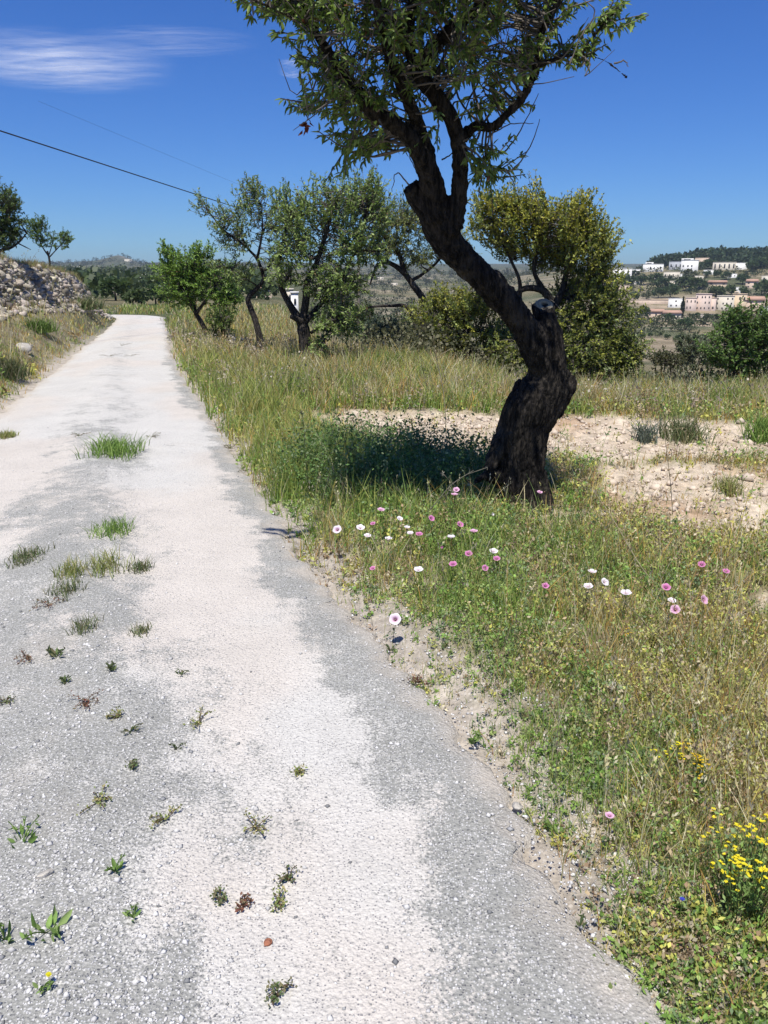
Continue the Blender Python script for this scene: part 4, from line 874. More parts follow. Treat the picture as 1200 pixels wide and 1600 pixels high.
stalks(2600, 2.0, 8, .16, .36, 'seed_stalks', 'thin straw stalks with seed heads among the near weeds', a0=-12)
stalks(12000, 7.5, 32, .30, .62, 'dry_stalks', 'tall dead straw stalks standing over the field grass', mask=lambda X, Y: sst(9.3, 10.6, Y))
# grass on top of the wall
n = 26000; Y = rng.uniform(11, 36, n); X = xl(Y)-(woff(Y)+np.where(rng.random(n) < .45, -rng.uniform(-.1, .75, n)*(fbm(Y*1.3, 0*Y, seed=163) > .47), abs(rng.normal(size=n))*.5))/.957-.02; kp = rng.random(n) < sst(.25, .6, fbm(Y*.9, X, seed=161)+.1); X, Y = X[kp], Y[kp]; n = len(X)
hh = rng.uniform(.08, .30, n)*(.5+1.0*vnoise(Y*1.1, 0, seed=8)); zt = H(X, Y)+.03
V, F, mm = blades(np.stack([X, Y, zt-.02], 1), hh, hh*rng.uniform(.1, .8, n), np.full(n, .014), rng.uniform(0, 6.28, n)); c = np.where((rng.random(n) < .72)[:, None], pal(np.array([[.36, .27, .16], [.29, .20, .12], [.40, .32, .20]]), n), pal(GREEN, n))
tag(ob('wall_top_grass', mesh('wall_top_grass', V, F, {'col': np.repeat(c, mm, 0)}, False, [M['grass']])), 'dry brown grass tufts growing along the top of the stone wall', 'grass', kind='stuff')
# ------------------------------------------------------------ countable plants
def tuft_obj(px, py, wpx, hpx, name, label, cols, kind='grass', cat='weed', group=None, zoff=.012, flowers=None):
    p = ground(px, py); onr = (p[0] < float(xr(p[1]))) and (p[0] > float(xl(p[1])))
    z = float(road_z(p[0], p[1])) if onr else p[2]; dist = math.hypot(p[0], p[1]); s = math.hypot(dist, 1.6)/FPX; W = wpx*s*.5; Hh = max(hpx*s*(.62 if kind == 'grass' else .42), .016)
    mb = MB(); rad = max(W, .015)
    if kind == 'grass':
        W *= 1.25; rad = max(W, .015); n = int(np.clip(30+W*1700, 40, 700)); q = np.clip(rng.normal(size=(n, 2)), -1.9, 1.9)*.48*np.array([rad, rad*1.5]); q = q[(vnoise(q[:, 0]/rad*2.4+px, q[:, 1]/rad*2.4, seed=5) > .25)]; n = len(q); P = np.stack([q[:, 0], q[:, 1], 0*q[:, 0]-.004], 1)
        h = Hh*rng.uniform(.5, 1.25, n); V, F, mm = blades(P, h, h*rng.uniform(.2, 1.0, n), np.full(n, max(.0026, .0011*dist)), rng.uniform(0, 6.28, n)); mb.add(V, F, col=np.repeat(pal(cols, n), mm, 0))
        kk = n; P = np.stack([rng.normal(size=kk)*.36*rad, rng.normal(size=kk)*.42*rad, rng.uniform(.002, Hh*.6, kk)], 1); L = np.full(kk, max(.008, .0022*dist))*rng.uniform(.6, 1.3, kk)
        V, F = quad_leaf(P, norm(rdir(kk)+np.array([0, 0, .3])), norm(rdir(kk)+np.array([0, 0, 1])), L, L*.5); mb.add(V, F, col=np.repeat(pal(cols, kk), 4, 0))
    elif kind == 'leafy':       # a rosette of broad upright leaves
        n = 7+int(W*60); a = rng.uniform(0, 6.28, n); D = norm(np.stack([np.cos(a)*.7, np.sin(a)*.7, rng.uniform(.3, 1.4, n)], 1)); P = np.stack([np.cos(a), np.sin(a), 0*a], 1)*rad*rng.uniform(0, .45, (n, 1))
        L = np.maximum(Hh, rad*.5)*rng.uniform(.5, 1.1, n); V, F = leaf_geo(P, D, norm(np.cross(D, rdir(n))), L, L*.38, .1); mb.add(V, F, col=np.repeat(pal(cols, n), 6, 0))
        for k in range(3):
            a = rng.uniform(0, 6.28); e = np.array([math.cos(a)*rad, math.sin(a)*rad, Hh*.8]); V, F = tube(spline([np.zeros(3), e*.5+np.array([0, 0, .01]), e], 6), .0016, 4); mb.add(V, F, col=np.array(cols[0])*.7)
            kk = 6; P = np.tile(e, (kk, 1))*rng.uniform(.5, 1, (kk, 1)); L2 = L.mean()*.6*rng.uniform(.6, 1.2, kk); V, F = leaf_geo(P, norm(rdir(kk)+np.array([0, 0, .5])), rdir(kk), L2, L2*.4); mb.add(V, F, col=np.repeat(pal(cols, kk), 6, 0))
    else:                       # flat creeping sprig with tiny leaves
        for k in range(6):
            a = rng.uniform(0, 6.28); L = rad*rng.uniform(.6, 1.3); e = np.array([math.cos(a)*L, math.sin(a)*L*1.2, rng.uniform(.006, Hh)]); Pl = spline([np.array([0, 0, .0]), e*.5+rng.normal(size=3)*.004+np.array([0, 0, .008]), e], 8)
            V, F = tube(Pl, .0014, 4); mb.add(V, F, col=np.array([.16, .10, .06])); kk = 16; P = Pl[rng.integers(1, 8, kk)]+rng.normal(size=(kk, 3))*.006; P[:, 2] = np.maximum(P[:, 2], .004); L2 = rng.uniform(.007, .014, kk)
            V, F = quad_leaf(P, norm(rdir(kk)+np.array([0, 0, .4])), norm(rdir(kk)+np.array([0, 0, 1])), L2, L2*.6); mb.add(V, F, col=np.repeat(pal(cols, kk), 4, 0))
    if flowers is not None:
        root = empty(name, (p[0], p[1], z), label, cat, group); ob('foliage', mb.mesh('foliage', M['grass']), root)
        for _ in range(2):
            c = np.array([rng.uniform(-.6, .6)*rad, rng.uniform(-.5, .5)*rad, Hh*1.05]); n = 9; a = np.linspace(0, 6.28, n, endpoint=False); D = np.stack([np.cos(a), np.sin(a), .35+0*a], 1)
            V, F = leaf_geo(np.tile(c, (n, 1)), D, np.tile([0., 0, 1], (n, 1)), np.full(n, .007), np.full(n, .0045)); ob('flower', mesh('flower', V, [F], {'col': np.tile(flowers, (len(V), 1))}, False, [M['petal']]), root)
        return root
    return tag(ob(name, mb.mesh(name, M['grass']), None, (p[0], p[1], z)), label, cat, group)
gG = np.array([[.20, .32, .07], [.27, .37, .10], [.15, .25, .06]]); gY = np.array([[.30, .33, .10], [.40, .35, .16], [.20, .25, .08]]); gD = np.array([[.11, .16, .06], [.17, .20, .09], [.22, .20, .11]]); gR = np.array([[.24, .10, .07], [.18, .09, .06], [.20, .16, .09]]); gB = np.array([[.15, .25, .06], [.21, .32, .09], [.28, .38, .13]])
WD_ = [(180, 718, 66, 44, 'grass', gG, 'largest bright green grass tuft in the middle of the road'), (175, 848, 48, 38, 'grass', gG, 'bright grass tuft next nearer the camera below the largest one'),
 (170, 908, 52, 44, 'grass', gY, 'yellowish grass tuft right of centre in the weedy strip'), (110, 920, 34, 40, 'grass', gY, 'tall yellow-green tuft in the weedy strip, left of the yellowish one'), (104, 950, 44, 30, 'grass', gD, 'dull green tuft just above the reddish sprawling weed'),
 (222, 905, 26, 30, 'grass', gD, 'thin wispy tuft at the right side of the weedy strip'), (45, 890, 44, 26, 'grass', gD, 'sparse dull tuft at the left side of the weedy strip'), (80, 971, 50, 14, 'creep', gR, 'reddish sprawling weed on the grey gravel'),
 (135, 1008, 32, 30, 'grass', gD, 'small green sprig in the middle of the grey strip below the reddish weed'), (222, 1008, 24, 24, 'grass', gD, 'small grass sprig right of the grey strip level with the sprawling weeds'), (46, 1050, 34, 18, 'creep', gR, 'brown and green creeping weed near the left edge'),
 (92, 1052, 26, 36, 'leafy', gD, 'little upright weed beside the brown and green creeping weed'), (105, 1095, 16, 26, 'leafy', gD, 'lone dark spiky seedling left of the road centre'), (180, 1075, 16, 34, 'leafy', gD, 'thin dark upright seedling in the grey strip'),
 (285, 1072, 20, 20, 'leafy', gD, 'tiny dark seedling where grey gravel meets pale chalk'), (12, 1120, 24, 22, 'creep', gD, 'small brownish weed at the extreme left edge'), (137, 1128, 44, 16, 'creep', gR, 'dry reddish mat on the left gravel'),
 (187, 1152, 22, 24, 'creep', gY, 'small yellowish sprig above the dark leafed weed'), (206, 1172, 34, 24, 'leafy', gD, 'dark leafed weed left of the straw coloured tuft'), (312, 1150, 44, 34, 'creep', gY, 'straw coloured tuft on the pale chalk'),
 (280, 1192, 24, 22, 'leafy', gD, 'small dark weed just below the straw coloured tuft'), (208, 1232, 14, 12, 'creep', gD, 'tiny weed in the grey gravel below the dark leafed weed'), (155, 1290, 46, 22, 'creep', gY, 'flat olive weed on the grey gravel'),
 (262, 1308, 38, 24, 'creep', gY, 'flat olive weed with a brown centre near the chalk edge'), (400, 1315, 46, 34, 'creep', gY, 'round mossy yellow-green weed on the pale chalk'), (452, 1398, 32, 30, 'creep', gD, 'dark mossy weed, upper one of two touching on the chalk'),
 (436, 1437, 34, 20, 'creep', gY, 'mossy weed, lower one of two touching on the chalk'), (40, 1350, 66, 46, 'leafy', gB, 'leafy green weed with a dark side stem at the left edge'), (185, 1398, 26, 40, 'leafy', gB, 'single upright leafy sprout right of the leafy green weed'),
 (212, 1470, 26, 34, 'leafy', gB, 'small two leafed sprout below the single upright one'), (78, 1500, 70, 60, 'leafy', gB, 'sprawling weed with bright leaves and dark stalks at lower left'), (14, 1510, 34, 50, 'leafy', gB, 'green weed cut by the lower left edge'),
 (345, 1432, 22, 18, 'creep', gD, 'tiny dark weed left of the two touching mossy weeds'), (382, 1442, 24, 16, 'creep', gR, 'tiny reddish weed left of the lower mossy weed'), (466, 1228, 18, 26, 'creep', gY, 'thin pale sprig alone on the chalk right of centre'),
 (436, 1582, 34, 24, 'creep', gD, 'small dark weed at the bottom of the pale road'), (742, 1172, 24, 44, 'leafy', gB, 'single leafy weed standing in the gravel margin right of the road'), (872, 1305, 40, 48, 'leafy', gB, 'leafy weed at the gravel margin below the single leafy one'),
 (985, 1445, 50, 46, 'leafy', gB, 'broad leafed weed near the lower right margin'), (1040, 1555, 30, 40, 'leafy', gG, 'bright leafed weed at the lower right corner margin'), (905, 1462, 22, 26, 'leafy', gD, 'small grey-green weed on the lower right gravel'),
 (610, 1022, 22, 22, 'leafy', gD, 'dark little weed at the verge foot below the open pink flower'), (655, 1075, 30, 20, 'creep', gR, 'brown dried weed at the verge edge'), (172, 563, 30, 8, 'creep', gD, 'flat dark weed patch on the far road, nearer left one'),
 (205, 560, 22, 7, 'creep', gD, 'flat dark weed patch on the far road, nearer right one'), (190, 545, 34, 8, 'creep', gD, 'wide flat dark weed patch highest on the far road'), (125, 692, 30, 10, 'creep', gD, 'flat sprig left of the largest grass tuft'), (238, 690, 26, 14, 'creep', gD, 'flat sprig right of the largest grass tuft'), (8, 690, 24, 16, 'grass', gY, 'small tuft at the left road edge level with the largest grass tuft'),
 (360, 705, 16, 10, 'creep', gD, 'sprig on the grey strip beside the verge')]
for px, py, wx, hy, kd, cl, lb in WD_: tuft_obj(px, py, wx, hy, 'weed' if kd != 'grass' else 'grass_tuft', lb, cl, kd, 'weed' if kd != 'grass' else 'grass tuft')
tuft_obj(74, 1590, 30, 34, 'weed', 'weed with tiny yellow flowers at the bottom left', gB, 'leafy', flowers=[.65, .60, .03])

# ---- pink and white bindweed flowers
mw = np.array
def flower_proto(rim, mid, heart, nm):
    """funnel of five joined petals"""
    na, rg_ = 25, 6; a = np.linspace(0, 2*np.pi, na, endpoint=False); V, Cc = [], []
    for k in range(rg_):
        t_ = k/(rg_-1); r_ = .003+.0195*t_**.9; r_ = r_*(1+.05*np.cos(5*a)*t_**3); z = .018*(t_**.45)-.003*t_**3+.0012*np.cos(5*a)*t_**2+.0008*np.sin(13*a)*t_**3
        V.append(np.stack([np.cos(a)*r_, np.sin(a)*r_, z+0*a], 1)); c = heart*(1-min(t_*2.2, 1))+mid*min(t_*2.2, 1) if t_ < .45 else mid*(1-(t_-.45)/.55)+rim*((t_-.45)/.55)
        Cc.append(np.tile(c, (na, 1)))
    F = np.concatenate([np.stack([k*na+np.arange(na), k*na+(np.arange(na)+1) % na, (k+1)*na+(np.arange(na)+1) % na, (k+1)*na+np.arange(na)], 1) for k in range(rg_-1)])
    return mesh(nm, np.concatenate(V), [F], {'col': np.concatenate(Cc)}, True, [M['petal']])
W_ = flower_proto(mw([.90, .84, .88]), mw([.88, .80, .86]), mw([.74, .52, .62]), 'corolla'); O_ = flower_proto(mw([.88, .80, .86]), mw([.84, .66, .78]), mw([.34, .06, .20]), 'corolla'); P_ = flower_proto(mw([.70, .30, .52]), mw([.62, .20, .42]), mw([.25, .03, .14]), 'corolla'); K_ = flower_proto(mw([.80, .52, .68]), mw([.76, .42, .60]), mw([.28, .04, .16]), 'corolla')
mb = MB(); V, F = tube(spline([(0, 0, -.004), (0, 0, .004), (0, 0, .009)], 5), [.0032, .0034, .0028, .002, .001], 7); mb.add(V, F, col=mw([.08, .13, .04])); CAL = mb.mesh('calyx', M['grass'])
mb = MB(); V, F = tube([(0, 0, 0), (0, 0, .006), (0, 0, .012)], [.0016, .0018, .0012], 6); mb.add(V, F, col=mw([.75, .70, .55])); STA = mb.mesh('stamen', M['petal'])
FL = [(528, 828, O_, .75, -.6, 'open white flower with dark heart facing the road, leftmost of all'), (595, 799, K_, .15, 1, 'pink flower against the dark weeds, above the white row'), (563, 827, W_, .12, 0, 'flat white flower just right of the leftmost face-on flower'),
 (574, 839, W_, .15, 0, 'white flower a little below the flat white one near the leftmost'), (607, 844, W_, .08, 0, 'widest flat white flower of the upper left group'), (624, 812, W_, .4, 1, 'topmost white flower of the tight cluster under the pink one'), (636, 824, W_, .2, 1, 'middle white flower of the tight cluster'),
 (641, 835, W_, .2, 0, 'lower white flower of the tight cluster beside a magenta one'), (655, 837, P_, .3, 0, 'magenta flower touching the tight white cluster'), (583, 819, P_, .3, -1, 'dull pink half closed flower between the white row and the pink one'), (673, 811, P_, .5, 1, 'reddish pink flower right of the tight white cluster'),
 (718, 821, P_, .4, 1, 'dusky purple flower in the shadow left of the trunk foot'), (705, 841, W_, .15, 0, 'small white flower below the dusky purple one'), (740, 834, K_, .2, 0, 'pale pink flower right of the small white one'), (767, 803, W_, .8, 1, 'tilted white flower at the left foot of the trunk'),
 (713, 767, K_, .3, 0, 'lilac flower in the tall dark weeds, upper of two'), (710, 775, K_, .1, 0, 'lilac flower in the tall dark weeds, lower of two'), (843, 770, K_, .2, 0, 'lilac flower in front of the trunk foot'), (691, 855, P_, 1.2, 0, 'narrow pink bud below the tight white cluster'),
 (732, 867, P_, .3, 0, 'purple-pink flower left of the white and purple pair'), (708, 884, P_, .4, 0, 'vivid magenta flower right of the lone white one in the green'), (757, 889, P_, .6, 0, 'dull pink flower below the white and purple pair'), (771, 864, W_, .1, 0, 'white flower of the white and purple pair'), (776, 875, P_, .3, 0, 'purple flower of the white and purple pair'),
 (654, 893, W_, .1, 0, 'lone flat white flower in the green weeds'), (583, 890, P_, .2, -1, 'mauve flower near the road left of the lone flat white one'), (618, 969, O_, .85, -.3, 'large open flower with pink centre at the verge edge'), (852, 918, P_, .4, 0, 'magenta flower alone between the two white groups'),
 (925, 896, W_, .2, .5, 'upper white flower of the right hand group of three'), (943, 911, W_, .4, 1, 'right white flower of the right hand group of three'), (919, 919, W_, .3, 0, 'lowest white flower of the right hand group of three'), (978, 930, W_, .2, 0, 'white flower alone right of the group of three'),
 (1049, 941, W_, .3, 0, 'white flower resting on top of a bright pink one'), (1055, 953, K_, .8, 0, 'large bright pink flower under the white one'), (1040, 920, P_, .6, 0, 'purple flower above the white and bright pink pair'), (1096, 884, P_, .4, 0, 'small purple flower far right, left of the magenta one'),
 (1134, 894, P_, .3, 0, 'magenta flower furthest to the right'), (1097, 938, K_, .7, 1, 'pale flower seen side on at the far right'), (952, 1277, K_, .15, 0, 'single pink-white flower nearest the camera by the gravel')]
for px, py, pr, tl, sd_, lb in FL:
    hgt = .20 if py < 850 else (.15 if py > 960 else .17)
    if 600 < px < 860 and py < 810: hgt = .26
    if py > 1200: hgt = .14
    if px == 618: hgt = .13
    f = ground(px, py, hgt); gz_ = float(H(f[0], f[1])); bx = f[0]+rng.normal()*.02; by = f[1]+rng.uniform(.0, .03)
    tl = tl+rng.uniform(-.12, .3)*(tl < 1)*(pr is not O_); sd_ = sd_+rng.uniform(-.8, .8)*(abs(sd_) < .9)*(pr is not O_); sc_ = (1.1 if pr is O_ else rng.uniform(.7, 1.08))*(1.1 if py > 860 else 1.05); sc_ *= (.62 if py > 1200 else 1.); sc_ *= {'P': .85}.get('P' if pr is P_ else '', 1)
    root = empty('bindweed_flower', (bx, by, float(H(bx, by))), lb, 'flower', 'pink and white bindweed flowers on the verge')
    top = mw([f[0]-bx, f[1]-by, gz_+hgt-float(H(bx, by))])
    ax = norm(mw([math.sin(tl)*sd_*.6, -math.sin(tl), math.cos(tl)]))
    q = Vector(ax).to_track_quat('Z', 'Y').to_euler()
    stp = top-ax*.004*sc_
    mb = MB(); V, F = tube(spline([mw([0, 0, -.01]), mw([.01, 0, hgt*.5]), stp-ax*.02, stp], 10), .0013, 5); mb.add(V, F, col=mw([.09, .13, .05]))
    kk = 5; P = np.stack([rng.normal(size=kk)*.01, rng.normal(size=kk)*.01, rng.uniform(.02, hgt*.8, kk)], 1); L = rng.uniform(.018, .03, kk); V, F = leaf_geo(P, norm(rdir(kk)+mw([0, 0, .3])), mw([[0, 0, 1.]]*kk), L, L*.4); mb.add(V, F, col=mw([.10, .15, .06]))
    ob('stem', mb.mesh('stem', M['grass']), root)
    for nm, me_ in (('calyx', CAL), ('corolla', pr), ('stamen', STA)):
        o = ob(nm, me_, root, top); o.rotation_euler = q; o.scale = (sc_, sc_, sc_*(1.6 if tl > 1 else 1))
        if tl > 1 and nm == 'corolla': o.scale = (sc_*.35, sc_*.35, sc_*1.5)
# ---- yellow flowering plants
def yellow_plant(px, py, wpx, hpx, hgt, label, nheads, colr):
    p = ground(px, py, hgt*.8); gz_ = float(H(p[0], p[1])); root = empty('yellow_wildflower', (p[0], p[1], gz_), label, 'flowering plant')
    s = math.hypot(math.hypot(p[0], p[1]), 1.6-hgt)/FPX; hb = MB(); fb = MB(); kc = 0
    for k in range(nheads):
        dx = rng.uniform(-.5, .5)*wpx*s; dy = rng.uniform(-.5, .5)*hpx*s*1.2; z = hgt*rng.uniform(.75, 1.1); e = mw([dx, dy, z])
        V, F = tube(spline([mw([dx*.3, dy*.3, -.01]), mw([dx*.7, dy*.7, z*.5]), e], 7), .0014, 4); hb.add(V, F, col=mw([.12, .16, .05]))
        kk = 16; t_ = rng.uniform(.1, .95, kk)[:, None]; P = mw([dx*.3, dy*.3, 0])*(1-t_)+e*t_+rng.normal(size=(kk, 3))*.008; L = rng.uniform(.012, .024, kk); V, F = quad_leaf(P, norm(rdir(kk)+mw([0, 0, .4])), rdir(kk), L, L*.35); hb.add(V, F, col=np.repeat(pal(gB, kk), 4, 0))
        fl = MB()
        for _ in range(rng.integers(2, 6)):
            c = e+rng.normal(size=3)*mw([.008, .008, .007]); n = 6; a = np.linspace(0, 6.28, n, endpoint=False)+rng.random(); D = norm(np.stack([np.cos(a), np.sin(a), .25+0*a], 1)+rdir(1)*.5)
            V, F = leaf_geo(np.tile(c, (n, 1)), D, np.tile([0., 0, 1], (n, 1)), rng.uniform(.004, .008, n), np.full(n, .0045)); fl.add(V, F, col=mw(colr))
        ob('flower_head', fl.mesh('flower_head', M['petal']), root)
    ob('foliage', hb.mesh('foliage', M['grass']), root)
yellow_plant(1170, 1345, 95, 110, .22, 'bushy plant with bright yellow flower heads at the lower right edge', 40, [.78, .66, .04])
yellow_plant(1045, 1180, 40, 18, .14, 'small plant with bright yellow flowers, left one of a pair', 9, [.76, .68, .04])
yellow_plant(1085, 1195, 28, 60, .14, 'small plant with orange-yellow flowers, right one of a pair', 14, [.70, .50, .04])
yellow_plant(978, 870+120, 10, 10, .14, 'speck of orange-yellow bloom in the weeds below the white flowers', 2, [.72, .48, .04])
f = ground(1066, 1405, .08); mb = MB(); n = 7; a = np.linspace(0, 6.28, n, endpoint=False); V, F = leaf_geo(np.tile([0, 0, .08], (n, 1)), np.stack([np.cos(a), np.sin(a), .3+0*a], 1), np.tile([0., 0, 1], (n, 1)), np.full(n, .008), np.full(n, .006)); mb.add(V, F, col=mw([.06, .07, .45])); V, F = tube([(0, 0, -.01), (0, 0, .08)], .001, 4); mb.add(V, F, col=mw([.1, .14, .05]))
tag(ob('blue_wildflower', mb.mesh('blue_wildflower', M['petal']), None, (f[0], f[1], float(H(f[0], f[1])))), 'tiny deep blue flower in the weeds left of the bushy yellow plant', 'flower')
# ---- individual tall stalks and dead stems
def stem(pts, r, label, colr, name='dry_stalk', side=0):
    P3 = []
    for px, py, Y_, in pts: P3.append(PY(px, py, Y_))
    P3 = np.array(P3); b = P3[0].copy(); b[2] = float(H(b[0], b[1])); P3[0, 2] = b[2]-.01; mb = MB(); Ps = spline(P3, 20)-b
    V, F = tube(Ps, np.linspace(r, r*.5, 20), 5); mb.add(V, F, col=mw(colr))
    for k in range(side):
        i_ = rng.integers(8, 19); e = Ps[i_]+mw([rng.normal()*.06, rng.normal()*.06, rng.uniform(.03, .1)]); V, F = tube(np.array([Ps[i_], e]), r*.5, 4); mb.add(V, F, col=mw(colr))
        for _ in range(3):
            V, F = quad_leaf(e[None], rdir(1), rdir(1), mw([.02]), mw([.01])); mb.add(V, F, col=mw(colr))
    tag(ob(name, mb.mesh(name, M['grass']), None, b), label, 'plant stem')
stem([(1050, 965, 3.75), (1005, 890, 3.85), (960, 815, 4.0), (925, 762, 4.1)], .003, 'long straight pale stalk leaning left across the grass right of the trunk', [.40, .34, .22])
stem([(1110, 1040, 3.25), (1050, 1010, 3.2), (990, 955, 3.15), (972, 935, 3.15)], .0026, 'second leaning pale stalk, below the long one', [.36, .31, .20])
stem([(630, 840, 5.0), (668, 800, 5.0), (705, 758, 5.0), (740, 735, 5.1)], .004, 'grey dead stem leaning right towards the trunk foot', [.22, .20, .16], 'dead_stem', 3)
stem([(1052, 830, 5.2), (1048, 760, 5.2), (1040, 690, 5.2), (1036, 650, 5.2)], .0028, 'tall thin stalk standing over the sandy soil at right', [.34, .28, .17], side=4)
stem([(698, 690, 8.0), (694, 620, 8.0), (682, 560, 8.0), (678, 535, 8.0)], .005, 'tall straw stalk standing left of the trunk beyond the soil', [.42, .36, .24], side=3)
stem([(542, 790, 5.9), (548, 730, 5.9), (540, 690, 5.9), (556, 655, 5.9)], .003, 'dark forked dead stem among the tall weeds', [.08, .07, .05], 'dead_stem', 6)
stem([(486, 790, 5.9), (478, 720, 5.9), (474, 660, 5.9), (470, 640, 5.9)], .0028, 'tall dark thin stem at the road side end of the tall weeds', [.08, .08, .05], 'dead_stem', 5)
stem([(805, 650, 10), (806, 625, 10), (805, 598, 10), (805, 592, 10)], .006, 'short pale upright stake in the grass just left of the trunk bend', [.50, .48, .42], 'stake')
# dark brushy tufts in the field
for px, py, w_, h_, lb, cl in [(1068, 690, 60, 50, 'round olive grass clump at the far edge of the sandy soil on the right', gD), (1008, 690, 30, 50, 'blue-grey upright weed left of the olive clump', np.array([[.13, .16, .13], [.18, .21, .17]])), (1140, 762, 34, 44, 'straw tuft on the sandy soil near the right edge', gY), (1190, 690, 40, 60, 'green tuft cut by the right edge beside the sandy soil', gG),
     (12, 590, 46, 40, 'dark green clump on the left bank at the edge of the view', gD*.7), (60, 520, 40, 26, 'dark green weed below the stone wall', gG*.6), (130, 485, 44, 26, 'green clump at the foot of the wall past its middle', gD*.9), (545, 575, 50, 44, 'grey dead brush right of the thick almond trunk', np.array([[.16, .14, .11], [.10, .09, .07]])), (700, 560, 60, 50, 'grey feathery dead brush in the middle of the field', np.array([[.26, .23, .18], [.32, .29, .22]])), (785, 590, 40, 40, 'orange-tinged bush left of the trunk bend', np.array([[.26, .17, .05], [.16, .15, .04]])), (400, 585, 44, 30, 'brown dead weed under the slender tree', np.array([[.20, .14, .10], [.14, .11, .07]]))]:
    tuft_obj(px, py, w_*.8, h_*1.25, 'grass_clump', lb, cl, 'grass', 'weed clump')
# ------------------------------------------------------------ overhead cable
pmt = m_plain('cable_rubber', (.02, .02, .022), (.04, .04, .045)); pole_mat = m_plain('pole_wood', (.10, .08, .065), (.20, .17, .14), 12, stretch=(1, 1, .1))
def cable(a, b, sag, r, label):
    a, b = mw(a), mw(b); t_ = np.linspace(0, 1, 60); P = a*(1-t_[:, None])+b*t_[:, None]; P[:, 2] -= sag*4*t_*(1-t_)
    V, F = tube(P-a, r, 5); tag(ob('overhead_cable', mesh('overhead_cable', V, F, None, True, [pmt]), None, a), label, 'cable')
A1 = PY(-260, 120, 15.); B1 = PY(560, 386, 62.); cable(A1, B1, -.0, .016, 'dark overhead cable sloping down the sky from the left edge to the tree tops')
A2 = PY(100, 175, 40.); B2 = PY(560, 366, 75.); cable(PY(60, 158, 40.), B2, .0, .0045, 'second very thin faint cable above and right of the dark one')
bx_ = [float(B1[0]), 62.]; gb = float(H(*bx_)); mb = MB(); V, F = tube([(0, 0, -.5), (0, 0, (B1[2]-gb)*.5), (0, 0, B1[2]-gb+.3)], [.13, .11, .09], 10); mb_pole = MB(); mb_pole.add(V, F)
# ------------------------------------------------------------ far houses
def wallmat(nm, c): return m_plain(nm, tuple(v*.88 for v in c), c, .6, .9, .1)
WM_ = {'white': wallmat('white_render', (.78, .76, .72)), 'cream': wallmat('cream_render', (.62, .56, .46)), 'pink': wallmat('pink_render', (.60, .48, .41)), 'ochre': wallmat('ochre_render', (.60, .48, .34)), 'grey': wallmat('grey_render', (.40, .41, .43)), 'sand': wallmat('sand_render', (.56, .44, .34)), 'stone': wallmat('rubble_render', (.36, .32, .27))}
tile = m_plain('clay_tiles', (.36, .21, .15), (.52, .34, .25), 4, .9); glass = m_plain('dark_window', (.03, .035, .04), (.06, .065, .07), 2, .25)
def bmesh_box(name, x0, x1, y0, y1, z0, z1, mat, parent):
    V, F = box(x0, x1, y0, y1, z0, z1); return ob(name, mesh(name, V, [F], None, False, [mat]), parent)
def house(px0, px1, py0, py1, label, wall='white', roof='flat', wins=(2, 1), y0=60, dist=None, name='house', depth=.7, step=None, cat='house', group=None, rot=0, door=False, winh=.3):
    """px0..px1, py0 (top)..py1 (base): where the photo shows it; it stands where that ray meets the land"""
    cx = (px0+px1)/2; h = hit(cx, py1, y0) if dist is None else np.array([PY(cx, py1, dist)[0], dist, float(H(PY(cx, py1, dist)[0], dist))])
    s = np.linalg.norm(h-mw([0, 0, CAM_H]))/FPX; W = (px1-px0)*s; zt = PY(cx, py0, h[1])[2]-h[2]; D = W*depth; Hh = max(zt, 2.0)
    az = -math.atan2(h[0], h[1])+rot
    root = empty(name, h, label, cat, group, az)
    wt = WM_[wall]; rh = 0 if roof == 'flat' else min(Hh*.32, W*.2); bh = Hh-rh
    bmesh_box('wall', -W/2, W/2, 0, D, -Hh*.8-1, bh, wt, root)
    if roof == 'flat':
        mb = MB(); th = max(.25, Hh*.05)
        mb.add(*box(-W/2-th*.4, W/2+th*.4, -th*.4, th*.6, bh+.002, bh+th)); mb.add(*box(-W/2-th*.4, W/2+th*.4, D-th*.6, D+th*.4, bh+.002, bh+th)); mb.add(*box(-W/2-th*.4, -W/2+th*.6, th*.6+.01, D-th*.6-.01, bh+.002, bh+th)); mb.add(*box(W/2-th*.6, W/2+th*.4, th*.6+.01, D-th*.6-.01, bh+.002, bh+th))
        ob('parapet', mb.mesh('parapet', wt), root)
    else:
        e = .06*W; V = mw([(-W/2-e, -e, bh+.002), (W/2+e, -e, bh+.002), (W/2+e, D+e, bh+.002), (-W/2-e, D+e, bh+.002), (-W/2+W*.04, D/2, bh+rh), (W/2-W*.04, D/2, bh+rh)])
        ob('roof', mesh('roof', V, [mw([(0, 1, 5, 4), (2, 3, 4, 5), (3, 2, 1, 0)]), mw([(1, 2, 5), (3, 0, 4)])], None, False, [tile]), root)
    nc, nr = wins; wv = W/nc*.30; hv = bh/nr*winh*1.15
    for r_ in range(nr):
        for c_ in range(nc):
            if rng.random() < .15: continue
            xc = -W/2+W*(c_+.5)/nc+rng.normal()*W*.02; zc = bh*(r_+.52)/nr
            bmesh_box('window', xc-wv/2, xc+wv/2, -.08, .05, zc-hv/2, zc+hv/2, glass, root)
    if step:                                  # an upper block set back: (x0, x1 fractions, height px)
        for (f0, f1, hp) in step:
            V, F = box(-W/2+W*f0, -W/2+W*f1, D*.25, D*.95, bh+.004, bh+hp*s); o = ob('upper_storey', mesh('upper_storey', V, [F], None, False, [wt]), root)
            mw_ = (f1-f0)*W; bmesh_box('window', -W/2+W*f0+mw_*.2, -W/2+W*f0+mw_*.75, D*.25-.08, D*.25+.05, bh+hp*s*.3, bh+hp*s*.72, glass, root)
    return root
